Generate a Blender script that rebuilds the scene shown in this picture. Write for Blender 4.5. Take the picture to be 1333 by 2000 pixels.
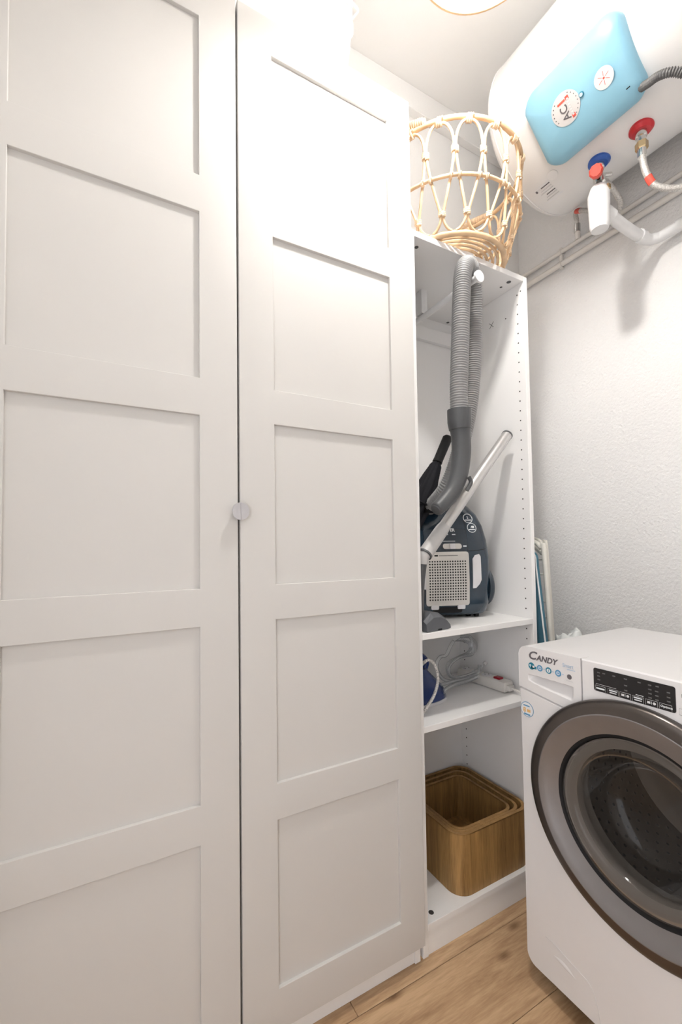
import bpy, bmesh, math, random
from mathutils import Vector, Matrix
random.seed(7)
PI = math.pi
SC = bpy.context.scene
COL = SC.collection
for o in list(bpy.data.objects):
    bpy.data.objects.remove(o, do_unlink=True)

# ------------------------------------------------------------------ camera
YAW, PITCH, ROLL = math.radians(28.254), math.radians(1.980), math.radians(-0.767)
CAM = Vector((-0.2557, -0.9366, 1.1108))
FPX, PCX, PCY = 834.585, 654.5, 1036.6
Fv = Vector((math.sin(YAW)*math.cos(PITCH), math.cos(YAW)*math.cos(PITCH), math.sin(PITCH)))
Rv = Vector((math.cos(YAW), -math.sin(YAW), 0))
Uv = Rv.cross(Fv)
R2 = Rv*math.cos(ROLL) + Uv*math.sin(ROLL)
U2 = Uv*math.cos(ROLL) - Rv*math.sin(ROLL)
cd = bpy.data.cameras.new('camera')
cam = bpy.data.objects.new('camera', cd)
COL.objects.link(cam)
M = Matrix((R2, U2, -Fv)).transposed().to_4x4()
M.translation = CAM
cam.matrix_world = M
cd.sensor_fit = 'HORIZONTAL'
cd.sensor_width = 36.0
cd.lens = FPX/1333.0*36.0
cd.shift_x = (666.5-PCX)/1333.0
cd.shift_y = (PCY-1000.0)/1333.0
cd.clip_start = 0.02
SC.camera = cam

# ------------------------------------------------------------------ world, light, exposure
w = bpy.data.worlds.new('world')
SC.world = w
w.use_nodes = True
bg = w.node_tree.nodes['Background']
bg.inputs[0].default_value = (0.97, 0.97, 1.0, 1)
bg.inputs[1].default_value = 2.1
SC.view_settings.view_transform = 'Standard'
SC.view_settings.look = 'None'
SC.view_settings.gamma = 1.0
SC.view_settings.use_curve_mapping = False
SC.view_settings.exposure = 0.24
BULB = 560.0

# ------------------------------------------------------------------ materials
def nodes_of(m):
    m.use_nodes = True
    nt = m.node_tree
    return nt, nt.nodes, nt.links, nt.nodes['Principled BSDF']

def mat(name, col, rough=0.5, metal=0.0, var=0.03, scale=30.0, bump=0.0, bscale=200.0, spec=None, trans=0.0, coat=0.0, emit=None, estr=0.0, alpha=None):
    """plain procedural material: noise-modulated colour, optional fine relief"""
    m = bpy.data.materials.new(name)
    nt, N, L, b = nodes_of(m)
    tc = N.new('ShaderNodeTexCoord')
    nz = N.new('ShaderNodeTexNoise')
    nz.inputs['Scale'].default_value = scale
    nz.inputs['Detail'].default_value = 3
    L.new(tc.outputs['Object'], nz.inputs['Vector'])
    rp = N.new('ShaderNodeValToRGB')
    rp.color_ramp.elements[0].position = 0.3
    rp.color_ramp.elements[1].position = 0.7
    rp.color_ramp.elements[0].color = tuple(max(0, c*(1-var)) for c in col) + (1,)
    rp.color_ramp.elements[1].color = tuple(min(1, c*(1+var)) for c in col) + (1,)
    L.new(nz.outputs['Fac'], rp.inputs['Fac'])
    L.new(rp.outputs['Color'], b.inputs['Base Color'])
    b.inputs['Roughness'].default_value = rough
    b.inputs['Metallic'].default_value = metal
    if spec is not None:
        b.inputs['Specular IOR Level'].default_value = spec
    if trans:
        b.inputs['Transmission Weight'].default_value = trans
    if coat:
        b.inputs['Coat Weight'].default_value = coat
    if emit:
        b.inputs['Emission Color'].default_value = emit + (1,)
        b.inputs['Emission Strength'].default_value = estr
    if bump:
        nb = N.new('ShaderNodeTexNoise')
        nb.inputs['Scale'].default_value = bscale
        nb.inputs['Detail'].default_value = 4
        L.new(tc.outputs['Object'], nb.inputs['Vector'])
        bp = N.new('ShaderNodeBump')
        bp.inputs['Strength'].default_value = bump
        bp.inputs['Distance'].default_value = 0.002
        L.new(nb.outputs['Fac'], bp.inputs['Height'])
        L.new(bp.outputs['Normal'], b.inputs['Normal'])
    return m

def wood(name, c0, c1, stretch=(1, 12, 12), scale=4.0, rough=0.5, knots=False, randomise=False, dark=0.75):
    m = bpy.data.materials.new(name)
    nt, N, L, b = nodes_of(m)
    tc = N.new('ShaderNodeTexCoord')
    mp = N.new('ShaderNodeMapping')
    mp.inputs['Scale'].default_value = stretch
    vec = tc.outputs['Object']
    if randomise:
        oi = N.new('ShaderNodeObjectInfo')
        ad = N.new('ShaderNodeVectorMath'); ad.operation = 'MULTIPLY_ADD'
        cx = N.new('ShaderNodeCombineXYZ')
        for i in range(3):
            L.new(oi.outputs['Random'], cx.inputs[i])
        ad.inputs[1].default_value = (37, 53, 11)
        L.new(cx.outputs[0], ad.inputs[0])
        L.new(vec, ad.inputs[2])
        vec = ad.outputs[0]
    L.new(vec, mp.inputs['Vector'])
    nz = N.new('ShaderNodeTexNoise')
    nz.inputs['Scale'].default_value = scale
    nz.inputs['Detail'].default_value = 8
    nz.inputs['Roughness'].default_value = 0.65
    nz.inputs['Distortion'].default_value = 0.6
    L.new(mp.outputs[0], nz.inputs['Vector'])
    n2 = N.new('ShaderNodeTexNoise')
    n2.inputs['Scale'].default_value = scale*9
    n2.inputs['Detail'].default_value = 3
    L.new(mp.outputs[0], n2.inputs['Vector'])
    mx = N.new('ShaderNodeMath'); mx.operation = 'MULTIPLY_ADD'
    mx.inputs[1].default_value = 0.35
    L.new(n2.outputs['Fac'], mx.inputs[0])
    L.new(nz.outputs['Fac'], mx.inputs[2])
    rp = N.new('ShaderNodeValToRGB')
    rp.color_ramp.elements[0].position = 0.45
    rp.color_ramp.elements[1].position = 0.85
    rp.color_ramp.elements[0].color = c0 + (1,)
    rp.color_ramp.elements[1].color = c1 + (1,)
    L.new(mx.outputs[0], rp.inputs['Fac'])
    out = rp.outputs['Color']
    if knots:
        mk = N.new('ShaderNodeMapping'); mk.inputs['Scale'].default_value = (2.2, 5.5, 1)
        L.new(vec, mk.inputs['Vector'])
        vo = N.new('ShaderNodeTexVoronoi'); vo.voronoi_dimensions = '2D'; vo.inputs['Scale'].default_value = 1.15
        L.new(mk.outputs[0], vo.inputs['Vector'])
        rk = N.new('ShaderNodeValToRGB')
        rk.color_ramp.elements[0].position = 0.012; rk.color_ramp.elements[0].color = (0.30, 0.21, 0.14, 1)
        rk.color_ramp.elements[1].position = 0.085; rk.color_ramp.elements[1].color = (1, 1, 1, 1)
        L.new(vo.outputs['Distance'], rk.inputs['Fac'])
        mm = N.new('ShaderNodeMixRGB'); mm.blend_type = 'MULTIPLY'; mm.inputs[0].default_value = 0.75
        L.new(out, mm.inputs[1]); L.new(rk.outputs['Color'], mm.inputs[2])
        out = mm.outputs[0]
    L.new(out, b.inputs['Base Color'])
    b.inputs['Roughness'].default_value = rough
    bp = N.new('ShaderNodeBump'); bp.inputs['Strength'].default_value = 0.15; bp.inputs['Distance'].default_value = 0.001
    L.new(n2.outputs['Fac'], bp.inputs['Height'])
    L.new(bp.outputs['Normal'], b.inputs['Normal'])
    return m

def plaster(name, col, bump, scale):
    """rough-cast painted wall: blobs of fine relief"""
    m = bpy.data.materials.new(name)
    nt, N, L, b = nodes_of(m)
    tc = N.new('ShaderNodeTexCoord')
    n1 = N.new('ShaderNodeTexNoise'); n1.inputs['Scale'].default_value = scale; n1.inputs['Detail'].default_value = 3
    L.new(tc.outputs['Object'], n1.inputs['Vector'])
    n2 = N.new('ShaderNodeTexNoise'); n2.inputs['Scale'].default_value = 3; n2.inputs['Detail'].default_value = 2
    L.new(tc.outputs['Object'], n2.inputs['Vector'])
    rp = N.new('ShaderNodeValToRGB')
    rp.color_ramp.elements[0].color = tuple(c*0.97 for c in col) + (1,)
    rp.color_ramp.elements[1].color = col + (1,)
    L.new(n2.outputs['Fac'], rp.inputs['Fac'])
    L.new(rp.outputs['Color'], b.inputs['Base Color'])
    b.inputs['Roughness'].default_value = 0.75
    bp = N.new('ShaderNodeBump'); bp.inputs['Strength'].default_value = bump; bp.inputs['Distance'].default_value = 0.004
    L.new(n1.outputs['Fac'], bp.inputs['Height'])
    L.new(bp.outputs['Normal'], b.inputs['Normal'])
    return m

def clear(name, tint, fac_lo=0.05, rough=0.02, body=0.0, bodycol=(0.5, 0.5, 0.5), fmul=0.8):
    """thin clear glass / plastic: transparent body with a fresnel gloss"""
    m = bpy.data.materials.new(name)
    m.use_nodes = True
    nt = m.node_tree; N = nt.nodes; L = nt.links
    for n in list(N):
        N.remove(n)
    out = N.new('ShaderNodeOutputMaterial')
    tr = N.new('ShaderNodeBsdfTransparent'); tr.inputs[0].default_value = tint + (1,)
    gl = N.new('ShaderNodeBsdfGlossy'); gl.inputs['Roughness'].default_value = rough
    fr = N.new('ShaderNodeLayerWeight'); fr.inputs['Blend'].default_value = 0.25
    mr = N.new('ShaderNodeMath'); mr.operation = 'MULTIPLY_ADD'
    mr.inputs[1].default_value = fmul; mr.inputs[2].default_value = fac_lo
    L.new(fr.outputs['Fresnel'], mr.inputs[0])
    mx = N.new('ShaderNodeMixShader')
    L.new(mr.outputs[0], mx.inputs[0]); L.new(tr.outputs[0], mx.inputs[1]); L.new(gl.outputs[0], mx.inputs[2])
    last = mx.outputs[0]
    if body:
        df = N.new('ShaderNodeBsdfDiffuse'); df.inputs[0].default_value = bodycol + (1,)
        m2 = N.new('ShaderNodeMixShader'); m2.inputs[0].default_value = body
        L.new(last, m2.inputs[1]); L.new(df.outputs[0], m2.inputs[2]); last = m2.outputs[0]
    L.new(last, out.inputs['Surface'])
    return m

MT = {}
MT['wall'] = plaster('wall_smooth_paint', (0.88, 0.87, 0.86), 0.12, 120)
MT['stipple'] = plaster('wall_roughcast_paint', (0.87, 0.862, 0.855), 0.85, 115)
MT['ceiling'] = plaster('ceiling_paint', (0.89, 0.88, 0.87), 0.08, 80)
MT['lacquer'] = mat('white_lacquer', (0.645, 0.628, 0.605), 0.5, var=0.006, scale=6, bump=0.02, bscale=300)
MT['melamine'] = mat('white_melamine', (0.92, 0.91, 0.90), 0.42, var=0.006, scale=8, bump=0.03, bscale=500)
MT['hole'] = mat('dark_hole', (0.05, 0.045, 0.04), 0.7)
MT['cam'] = mat('zinc_cam_lock', (0.10, 0.10, 0.10), 0.4, 0.6)
MT['steel'] = mat('brushed_steel', (0.62, 0.62, 0.62), 0.3, 1.0)
MT['knob'] = mat('silver_grey_knob', (0.52, 0.51, 0.53), 0.45, 0.3)
MT['plank'] = wood('oak_laminate', (0.33, 0.195, 0.10), (0.62, 0.42, 0.245), (1.2, 11, 11), 2.6, 0.45, knots=True, randomise=True)
MT['joint'] = mat('plank_joint', (0.16, 0.10, 0.06), 0.8)
MT['oak'] = wood('oak_veneer', (0.19, 0.10, 0.030), (0.46, 0.27, 0.095), (16, 16, 0.9), 3.2, 0.5)
MT['oakrim'] = wood('oak_ply_edge', (0.22, 0.115, 0.035), (0.42, 0.24, 0.085), (6, 6, 6), 4, 0.5)
MT['rattan'] = mat('natural_rattan', (0.72, 0.50, 0.30), 0.45, var=0.16, scale=24, bump=0.15, bscale=90)
MT['rattanpeel'] = mat('rattan_peel_binding', (0.80, 0.61, 0.42), 0.45, var=0.1, scale=60)
MT['hose'] = mat('grey_hose_plastic', (0.30, 0.30, 0.30), 0.38, var=0.04)
MT['wand'] = mat('dark_grey_plastic', (0.075, 0.078, 0.082), 0.42)
MT['nozzle'] = mat('charcoal_plastic', (0.09, 0.095, 0.105), 0.5, bump=0.1)
MT['alu'] = mat('satin_aluminium', (0.62, 0.61, 0.60), 0.38, 0.75)
MT['greypl'] = mat('light_grey_plastic', (0.52, 0.51, 0.50), 0.4)
MT['navy'] = mat('glossy_navy_plastic', (0.012, 0.029, 0.048), 0.14, coat=0.4, var=0.05)
MT['navydull'] = mat('navy_plastic_matt', (0.020, 0.032, 0.046), 0.4)
MT['black'] = mat('black_plastic', (0.010, 0.010, 0.011), 0.6, spec=0.25)
MT['fabricblack'] = mat('black_nylon', (0.014, 0.014, 0.018), 0.75, spec=0.2, bump=0.3, bscale=60)
MT['silver'] = mat('silver_plastic', (0.60, 0.58, 0.55), 0.38, 0.3)
MT['paleacc'] = mat('pale_grey_plastic', (0.68, 0.67, 0.68), 0.35)
MT['white'] = mat('white_plastic', (0.82, 0.82, 0.82), 0.35)
MT['print'] = mat('white_print', (0.75, 0.78, 0.80), 0.5)
MT['enamel'] = mat('white_enamel', (0.78, 0.765, 0.765), 0.28, var=0.006, coat=0.15)
MT['heater'] = mat('heater_enamel', (0.87, 0.865, 0.86), 0.3, var=0.006, coat=0.2)
MT['blue'] = mat('sky_blue_plastic', (0.27, 0.53, 0.68), 0.38, var=0.015)
MT['red'] = mat('red_plastic', (0.55, 0.02, 0.03), 0.3)
MT['redknob'] = mat('orange_red_plastic', (0.70, 0.075, 0.05), 0.3)
MT['cobalt'] = mat('cobalt_plastic', (0.02, 0.10, 0.42), 0.3)
MT['chrome'] = mat('chrome', (0.70, 0.69, 0.67), 0.16, 1.0)
MT['brass'] = mat('dull_brass', (0.50, 0.38, 0.22), 0.35, 0.9)
MT['braid'] = mat('steel_braid', (0.62, 0.60, 0.57), 0.4, 0.6, var=0.3, scale=400, bump=0.6, bscale=500)
MT['conduit'] = mat('grey_conduit', (0.11, 0.11, 0.11), 0.5)
MT['paintpipe'] = mat('painted_pipe', (0.78, 0.75, 0.71), 0.5)
MT['ringgrey'] = mat('titanium_door_ring', (0.27, 0.26, 0.265), 0.34, 0.7)
MT['ringdark'] = mat('dark_bronze_ring', (0.125, 0.11, 0.102), 0.28, 0.9)
MT['gasket'] = mat('grey_rubber_gasket', (0.20, 0.185, 0.17), 0.5)
MT['drum'] = mat('drum_steel', (0.24, 0.205, 0.175), 0.5, 0.4)
MT['lifter'] = mat('drum_lifter', (0.16, 0.14, 0.13), 0.4)
MT['glass'] = clear('door_glass', (0.72, 0.70, 0.68), 0.02, 0.08, body=0.05, bodycol=(0.30, 0.28, 0.26), fmul=0.22)
MT['pvc'] = clear('clear_pvc', (0.96, 0.965, 0.97), 0.10, 0.15, body=0.12, bodycol=(0.80, 0.83, 0.86))
MT['display'] = mat('black_display', (0.012, 0.011, 0.012), 0.25)
MT['dimprint'] = mat('dim_grey_print', (0.10, 0.10, 0.10), 0.5)
MT['greyprint'] = mat('grey_print', (0.13, 0.12, 0.13), 0.5)
MT['blueprint'] = mat('blue_print', (0.10, 0.30, 0.50), 0.5)
MT['tealprint'] = mat('teal_print', (0.02, 0.22, 0.32), 0.5)
MT['paleblue'] = mat('pale_blue_print', (0.50, 0.60, 0.72), 0.5)
MT['orange'] = mat('orange_print', (0.75, 0.45, 0.16), 0.5)
MT['stickwhite'] = mat('sticker_white', (0.82, 0.82, 0.83), 0.4)
MT['stickgrey'] = mat('sticker_grey', (0.66, 0.655, 0.66), 0.4)
MT['redprint'] = mat('red_print', (0.72, 0.09, 0.06), 0.5)
MT['teal'] = mat('teal_ironing_cover', (0.055, 0.16, 0.22), 0.75, var=0.1, scale=40)
MT['cream'] = mat('cream_coated_tube', (0.70, 0.68, 0.62), 0.4)
MT['bag'] = mat('white_plastic_bag', (0.80, 0.82, 0.81), 0.35, bump=0.5, bscale=50)
MT['cloth'] = mat('white_storage_fabric', (0.86, 0.86, 0.86), 0.8, bump=0.15, bscale=60)
MT['ironblue'] = mat('iron_blue', (0.008, 0.028, 0.14), 0.25, coat=0.2)
MT['cord'] = mat('woven_white_cord', (0.62, 0.60, 0.58), 0.7, var=0.55, scale=260)
MT['strip'] = mat('power_strip_white', (0.74, 0.71, 0.67), 0.4)
MT['redsw'] = mat('red_rocker', (0.30, 0.008, 0.02), 0.25)
MT['bulb'] = mat('lamp_bulb', (1, 1, 1), 0.5, emit=(1.0, 0.968, 0.925), estr=BULB)
MT['lampwhite'] = mat('white_lamp_weave', (0.88, 0.87, 0.85), 0.7)
def _translucent(m):
    nt, N, L, b = nodes_of(m)
    tl = N.new('ShaderNodeBsdfTranslucent'); tl.inputs[0].default_value = (0.97, 0.96, 0.94, 1)
    mx = N.new('ShaderNodeMixShader'); mx.inputs[0].default_value = 0.85
    out = [n for n in N if n.type == 'OUTPUT_MATERIAL'][0]
    L.new(b.outputs[0], mx.inputs[1]); L.new(tl.outputs[0], mx.inputs[2]); L.new(mx.outputs[0], out.inputs['Surface'])
_translucent(MT['lampwhite'])
def gauze(name, open_):
    m = bpy.data.materials.new(name); m.use_nodes = True
    nt = m.node_tree; N = nt.nodes; L = nt.links
    for n in list(N): N.remove(n)
    out = N.new('ShaderNodeOutputMaterial')
    tc = N.new('ShaderNodeTexCoord'); nz = N.new('ShaderNodeTexNoise'); nz.inputs['Scale'].default_value = 60
    L.new(tc.outputs['Object'], nz.inputs['Vector'])
    rp = N.new('ShaderNodeValToRGB')
    rp.color_ramp.elements[0].color = (0.93, 0.92, 0.90, 1); rp.color_ramp.elements[1].color = (0.97, 0.96, 0.94, 1)
    L.new(nz.outputs['Fac'], rp.inputs[0])
    tl = N.new('ShaderNodeBsdfTranslucent'); df = N.new('ShaderNodeBsdfDiffuse'); tr = N.new('ShaderNodeBsdfTransparent')
    L.new(rp.outputs[0], tl.inputs[0]); L.new(rp.outputs[0], df.inputs[0])
    m1 = N.new('ShaderNodeMixShader'); m1.inputs[0].default_value = 0.35
    L.new(tl.outputs[0], m1.inputs[1]); L.new(df.outputs[0], m1.inputs[2])
    m2 = N.new('ShaderNodeMixShader'); m2.inputs[0].default_value = open_
    L.new(m1.outputs[0], m2.inputs[1]); L.new(tr.outputs[0], m2.inputs[2])
    L.new(m2.outputs[0], out.inputs[0])
    return m
MT['lampgauze'] = gauze('lamp_gauze_lining', 0.30)

# ------------------------------------------------------------------ helpers
def link(name, me, m, parent=None, smooth=False, loc=None):
    if m is not None and not me.materials:
        me.materials.append(MT[m] if isinstance(m, str) else m)
    o = bpy.data.objects.new(name, me)
    COL.objects.link(o)
    if parent is not None:
        o.parent = parent
    if smooth:
        for p in me.polygons:
            p.use_smooth = True
    if loc is not None:
        o.location = loc
    return o

def raw(name, V, F, m, parent=None, smooth=False):
    me = bpy.data.meshes.new(name)
    me.from_pydata([tuple(v) for v in V], [], F)
    me.update()
    bm = bmesh.new(); bm.from_mesh(me)
    bmesh.ops.recalc_face_normals(bm, faces=bm.faces[:])
    bm.to_mesh(me); bm.free()
    return link(name, me, m, parent, smooth)

def from_bm(name, bm, m, parent=None, smooth=False, angle=None):
    me = bpy.data.meshes.new(name)
    bm.to_mesh(me); bm.free()
    o = link(name, me, m, parent, smooth or angle is not None)
    if angle is not None:
        me.set_sharp_from_angle(angle=math.radians(angle))
    return o

def add_box(bm, x0, x1, y0, y1, z0, z1, bevel=0.0, seg=2):
    r = bmesh.ops.create_cube(bm, size=1.0)
    vs = r['verts']
    for v in vs:
        v.co = Vector(((x0+x1)/2 + v.co.x*(x1-x0), (y0+y1)/2 + v.co.y*(y1-y0), (z0+z1)/2 + v.co.z*(z1-z0)))
    if bevel > 0:
        es = list({e for v in vs for e in v.link_edges})
        bmesh.ops.bevel(bm, geom=es, offset=bevel, segments=seg, affect='EDGES', profile=0.5)

def box(name, x0, x1, y0, y1, z0, z1, m, parent=None, bevel=0.0008, seg=1):
    bm = bmesh.new()
    add_box(bm, x0, x1, y0, y1, z0, z1, bevel, seg)
    return from_bm(name, bm, m, parent, smooth=False, angle=35 if seg > 1 else None)

def smooth_path(P, n=8, closed=False):
    P = [Vector(p) for p in P]
    out = []
    N_ = len(P)
    rng = N_ if closed else N_-1
    for i in range(rng):
        if closed:
            a, b, c, d = P[(i-1) % N_], P[i], P[(i+1) % N_], P[(i+2) % N_]
        else:
            a = P[i-1] if i > 0 else P[0]*2-P[1]
            b, c = P[i], P[i+1]
            d = P[i+2] if i+2 < N_ else P[-1]*2-P[-2]
        for k in range(n):
            t = k/n
            out.append(0.5*((2*b) + (c-a)*t + (2*a-5*b+4*c-d)*t*t + (3*b-a-3*c+d)*t**3))
    if not closed:
        out.append(P[-1])
    return out

def tube_geo(P, r, seg=10, closed=False, cap=True, off=0):
    P = [Vector(p) for p in P]
    n = len(P)
    rs = r if isinstance(r, (list, tuple)) else [r]*n
    T = []
    for i in range(n):
        if closed:
            t = P[(i+1) % n]-P[(i-1) % n]
        else:
            t = P[min(i+1, n-1)]-P[max(i-1, 0)]
        if t.length < 1e-9:
            t = Vector((0, 0, 1))
        T.append(t.normalized())
    u = T[0].orthogonal().normalized()
    V, F = [], []
    for i in range(n):
        u = (u - T[i]*u.dot(T[i]))
        u = u.normalized() if u.length > 1e-6 else T[i].orthogonal().normalized()
        v = T[i].cross(u)
        for k in range(seg):
            a = 2*PI*k/seg
            V.append(P[i] + (u*math.cos(a)+v*math.sin(a))*rs[i])
    m = n if closed else n-1
    best = 0
    if closed:   # rotate the last ring to match the first
        d = [sum((V[(n-1)*seg+(k+s) % seg]-V[k]).length for k in range(seg)) for s in range(seg)]
        best = d.index(min(d))
    for i in range(m):
        j = (i+1) % n
        for k in range(seg):
            k2 = (k+1) % seg
            if closed and j == 0:
                F.append((off+i*seg+(k+best) % seg, off+i*seg+(k2+best) % seg, off+k2, off+k))
            else:
                F.append((off+i*seg+k, off+i*seg+k2, off+j*seg+k2, off+j*seg+k))
    if cap and not closed:
        F.append(tuple(off+k for k in range(seg))[::-1])
        F.append(tuple(off+(n-1)*seg+k for k in range(seg)))
    return V, F

def tube(name, P, r, m, parent=None, seg=10, closed=False, sm=6, cap=True):
    if sm and len(P) > 2:
        if isinstance(r, (list, tuple)):
            Q = smooth_path(P, sm, closed)
            k = len(P)
            rr = []
            for i in range(len(Q)):
                t = i/sm
                a = int(t) if int(t) < k-1 else k-2
                f = min(1.0, t-a)
                rr.append(r[a]*(1-f)+r[a+1]*f)
            r = rr
            P = Q
        else:
            P = smooth_path(P, sm, closed)
    V, F = tube_geo(P, r, seg, closed, cap)
    o = raw(name, V, F, m, parent, True)
    o.data.set_sharp_from_angle(angle=math.radians(50))
    return o

def tubes(name, list_of, m, parent=None, seg=8):
    """several tubes joined into one part: list of (points, radius, closed)"""
    V, F = [], []
    for P, r, c in list_of:
        v, f = tube_geo(P, r, seg, c, True, len(V))
        V += v; F += f
    return raw(name, V, F, m, parent, True)

def lathe(name, prof, m, parent=None, origin=(0, 0, 0), axis='Z', seg=48, a0=0.0, a1=2*PI, angle=35):
    """prof: list of (radius, height) turned about an axis through origin"""
    V, F = [], []
    full = abs((a1-a0)-2*PI) < 1e-6
    ns = seg if full else seg+1
    o = Vector(origin)
    for r, h in prof:
        for k in range(ns):
            a = a0+(a1-a0)*k/seg
            c, s = math.cos(a)*r, math.sin(a)*r
            if axis == 'Z': V.append(o+Vector((c, s, h)))
            elif axis == 'X': V.append(o+Vector((h, c, s)))
            else: V.append(o+Vector((s, h, c)))
    n = len(prof)
    for i in range(n-1):
        for k in range(ns if full else ns-1):
            k2 = (k+1) % ns
            F.append((i*ns+k, i*ns+k2, (i+1)*ns+k2, (i+1)*ns+k))
    bm = bmesh.new()
    vs = [bm.verts.new(v) for v in V]
    for f in F:
        try: bm.faces.new([vs[i] for i in f])
        except ValueError: pass
    bmesh.ops.remove_doubles(bm, verts=bm.verts[:], dist=1e-6)
    bmesh.ops.recalc_face_normals(bm, faces=bm.faces[:])
    return from_bm(name, bm, m, parent, angle=angle)

def disc_geo(c, n, r, h, seg=16, off=0, ru=None, u=None):
    c = Vector(c); n = Vector(n).normalized()
    u = Vector(u).normalized() if u is not None else n.orthogonal().normalized()
    v = n.cross(u)
    ru = ru or r
    V = []
    for hh in (0, h):
        for k in range(seg):
            a = 2*PI*k/seg
            V.append(c+n*hh+u*math.cos(a)*r+v*math.sin(a)*ru)
    F = [tuple(off+k for k in range(seg))[::-1], tuple(off+seg+k for k in range(seg))]
    for k in range(seg):
        k2 = (k+1) % seg
        F.append((off+k, off+k2, off+seg+k2, off+seg+k))
    return V, F

def disc(name, c, n, r, h, m, parent=None, seg=24, ru=None, u=None):
    V, F = disc_geo(c, n, r, h, seg, 0, ru, u)
    return raw(name, V, F, m, parent)

def discs(name, lst, m, parent=None, seg=10):
    V, F = [], []
    for c, n, r, h in lst:
        v, f = disc_geo(c, n, r, h, seg, len(V))
        V += v; F += f
    o = raw(name, V, F, m, parent)
    o['kind'] = 'stuff'
    return o

def prism(name, outline, org, ax, ay, az, t, m, parent=None, smooth=False):
    """flat outline (2D) placed at org on axes ax, ay and thickened by t along az"""
    org, ax, ay, az = Vector(org), Vector(ax), Vector(ay), Vector(az)
    n = len(outline)
    V = [org+ax*x+ay*y for x, y in outline]+[org+ax*x+ay*y+az*t for x, y in outline]
    F = [tuple(range(n))[::-1], tuple(range(n, 2*n))]
    for k in range(n):
        F.append((k, (k+1) % n, n+(k+1) % n, n+k))
    return raw(name, V, F, m, parent, smooth)

def rrect(w, h, r, n=5):
    pts = []
    for cx, cy, a in ((w/2-r, h/2-r, 0), (-w/2+r, h/2-r, PI/2), (-w/2+r, -h/2+r, PI), (w/2-r, -h/2+r, 1.5*PI)):
        for k in range(n+1):
            b = a+PI/2*k/n
            pts.append((cx+r*math.cos(b), cy+r*math.sin(b)))
    return pts

def lettering(name, s, size, fn, m, parent=None, thick=0.0003, shear=0.0, align='LEFT', bold=0.0, xs=1.0):
    """flat lettering: the glyph outlines of Blender's own font as a mesh, mapped by fn(x, y, z)"""
    cu = bpy.data.curves.new('glyphs', 'FONT')
    cu.body = s; cu.size = size; cu.align_x = align; cu.extrude = thick; cu.shear = shear; cu.offset = bold
    cu.resolution_u = 3
    o = bpy.data.objects.new('glyphs', cu)
    COL.objects.link(o)
    dg = bpy.context.evaluated_depsgraph_get()
    me = bpy.data.meshes.new_from_object(o.evaluated_get(dg))
    bpy.data.objects.remove(o, do_unlink=True)
    bpy.data.curves.remove(cu)
    me.name = name
    for v in me.vertices:
        v.co = Vector(fn(v.co.x*xs, v.co.y, v.co.z))
    me.materials.clear()
    return link(name, me, m, parent)

def empty(name, loc=(0, 0, 0)):
    """an Empty at the thing's base; parts are built in world space and hung under it"""
    o = bpy.data.objects.new(name, None)
    o.empty_display_size = 0.05
    o.location = loc
    COL.objects.link(o)
    return o

def adopt(root):
    """after building: keep parts where they were built although the root sits at the base"""
    for c in root.children:
        c.matrix_parent_inverse = Matrix.Translation(-root.location)

def tag(o, label, cat, group=None):
    o['label'] = label
    o['category'] = cat
    if group:
        o['group'] = group
    return o

def structure(o, label=None, cat=None):
    o['kind'] = 'structure'
    if label: o['label'] = label
    if cat: o['category'] = cat
    return o

# ================================================================== the room
XL, XR, YF, YB, ZC = -0.66, 1.43, -1.50, 0.36, 2.91
fl = structure(box('floor', XL, XR, YF, YB, -0.06, -0.008, 'joint'), 'oak laminate floor laid along the wardrobe', 'floor')
PW = 0.186
plank_meshes = {}
def plank(x0, x1, y0, y1):
    key = (round(x1-x0, 3), round(y1-y0, 3))
    if key not in plank_meshes:
        bm = bmesh.new()
        add_box(bm, 0, x1-x0, 0, y1-y0, -0.008, 0, 0.0012, 1)
        me = bpy.data.meshes.new('plank'); bm.to_mesh(me); bm.free()
        plank_meshes[key] = me
    link('plank', plank_meshes[key], 'plank', fl, loc=(x0, y0, 0))
yy = 0.339
k = 0
while yy > YF:
    y1 = min(yy, YB); y0 = max(yy-PW, YF)
    if y1-y0 > 0.02:
        cut = {0: 0.9, 1: 0.275, 2: -0.1, 3: -0.35}.get(k, -0.7+((k*0.437) % 1.25))
        cuts = sorted(c for c in (cut-2.5, cut-1.25, cut, cut+1.25) if XL+0.05 < c < XR-0.05)
        xs = [XL]+cuts+[XR]
        for a, b in zip(xs[:-1], xs[1:]):
            plank(a+0.0006, b-0.0006, y0+0.0006, y1-0.0006)
    yy -= PW; k += 1
structure(box('wall_back', XL-0.1, XR+0.1, YB, YB+0.1, -0.06, ZC+0.1, 'wall'), 'plain off-white wall behind the wardrobes', 'wall')
structure(box('wall_right', XR, XR+0.1, YF-0.1, YB+0.0, -0.06, ZC+0.1, 'stipple'), 'white roughcast wall behind the washing machine', 'wall')
structure(box('wall_front', XL-0.1, XR+0.1, YF-0.1, YF, -0.06, ZC+0.1, 'wall'), 'plain off-white wall behind the camera', 'wall')
bm = bmesh.new()   # left wall with the doorway the photograph is taken from
DY0, DY1, DZ = -1.40, -0.62, 2.06
add_box(bm, XL-0.1, XL, YF, DY0, -0.06, ZC)
add_box(bm, XL-0.1, XL, DY1, YB, -0.06, ZC)
add_box(bm, XL-0.1, XL, DY0, DY1, DZ, ZC)
structure(from_bm('wall_left', bm, 'wall'), 'off-white wall with the open doorway at the far left', 'wall')
structure(box('ceiling', XL-0.1, XR+0.1, YF-0.1, YB+0.1, ZC, ZC+0.08, 'ceiling'), 'off-white painted ceiling', 'ceiling')
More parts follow.
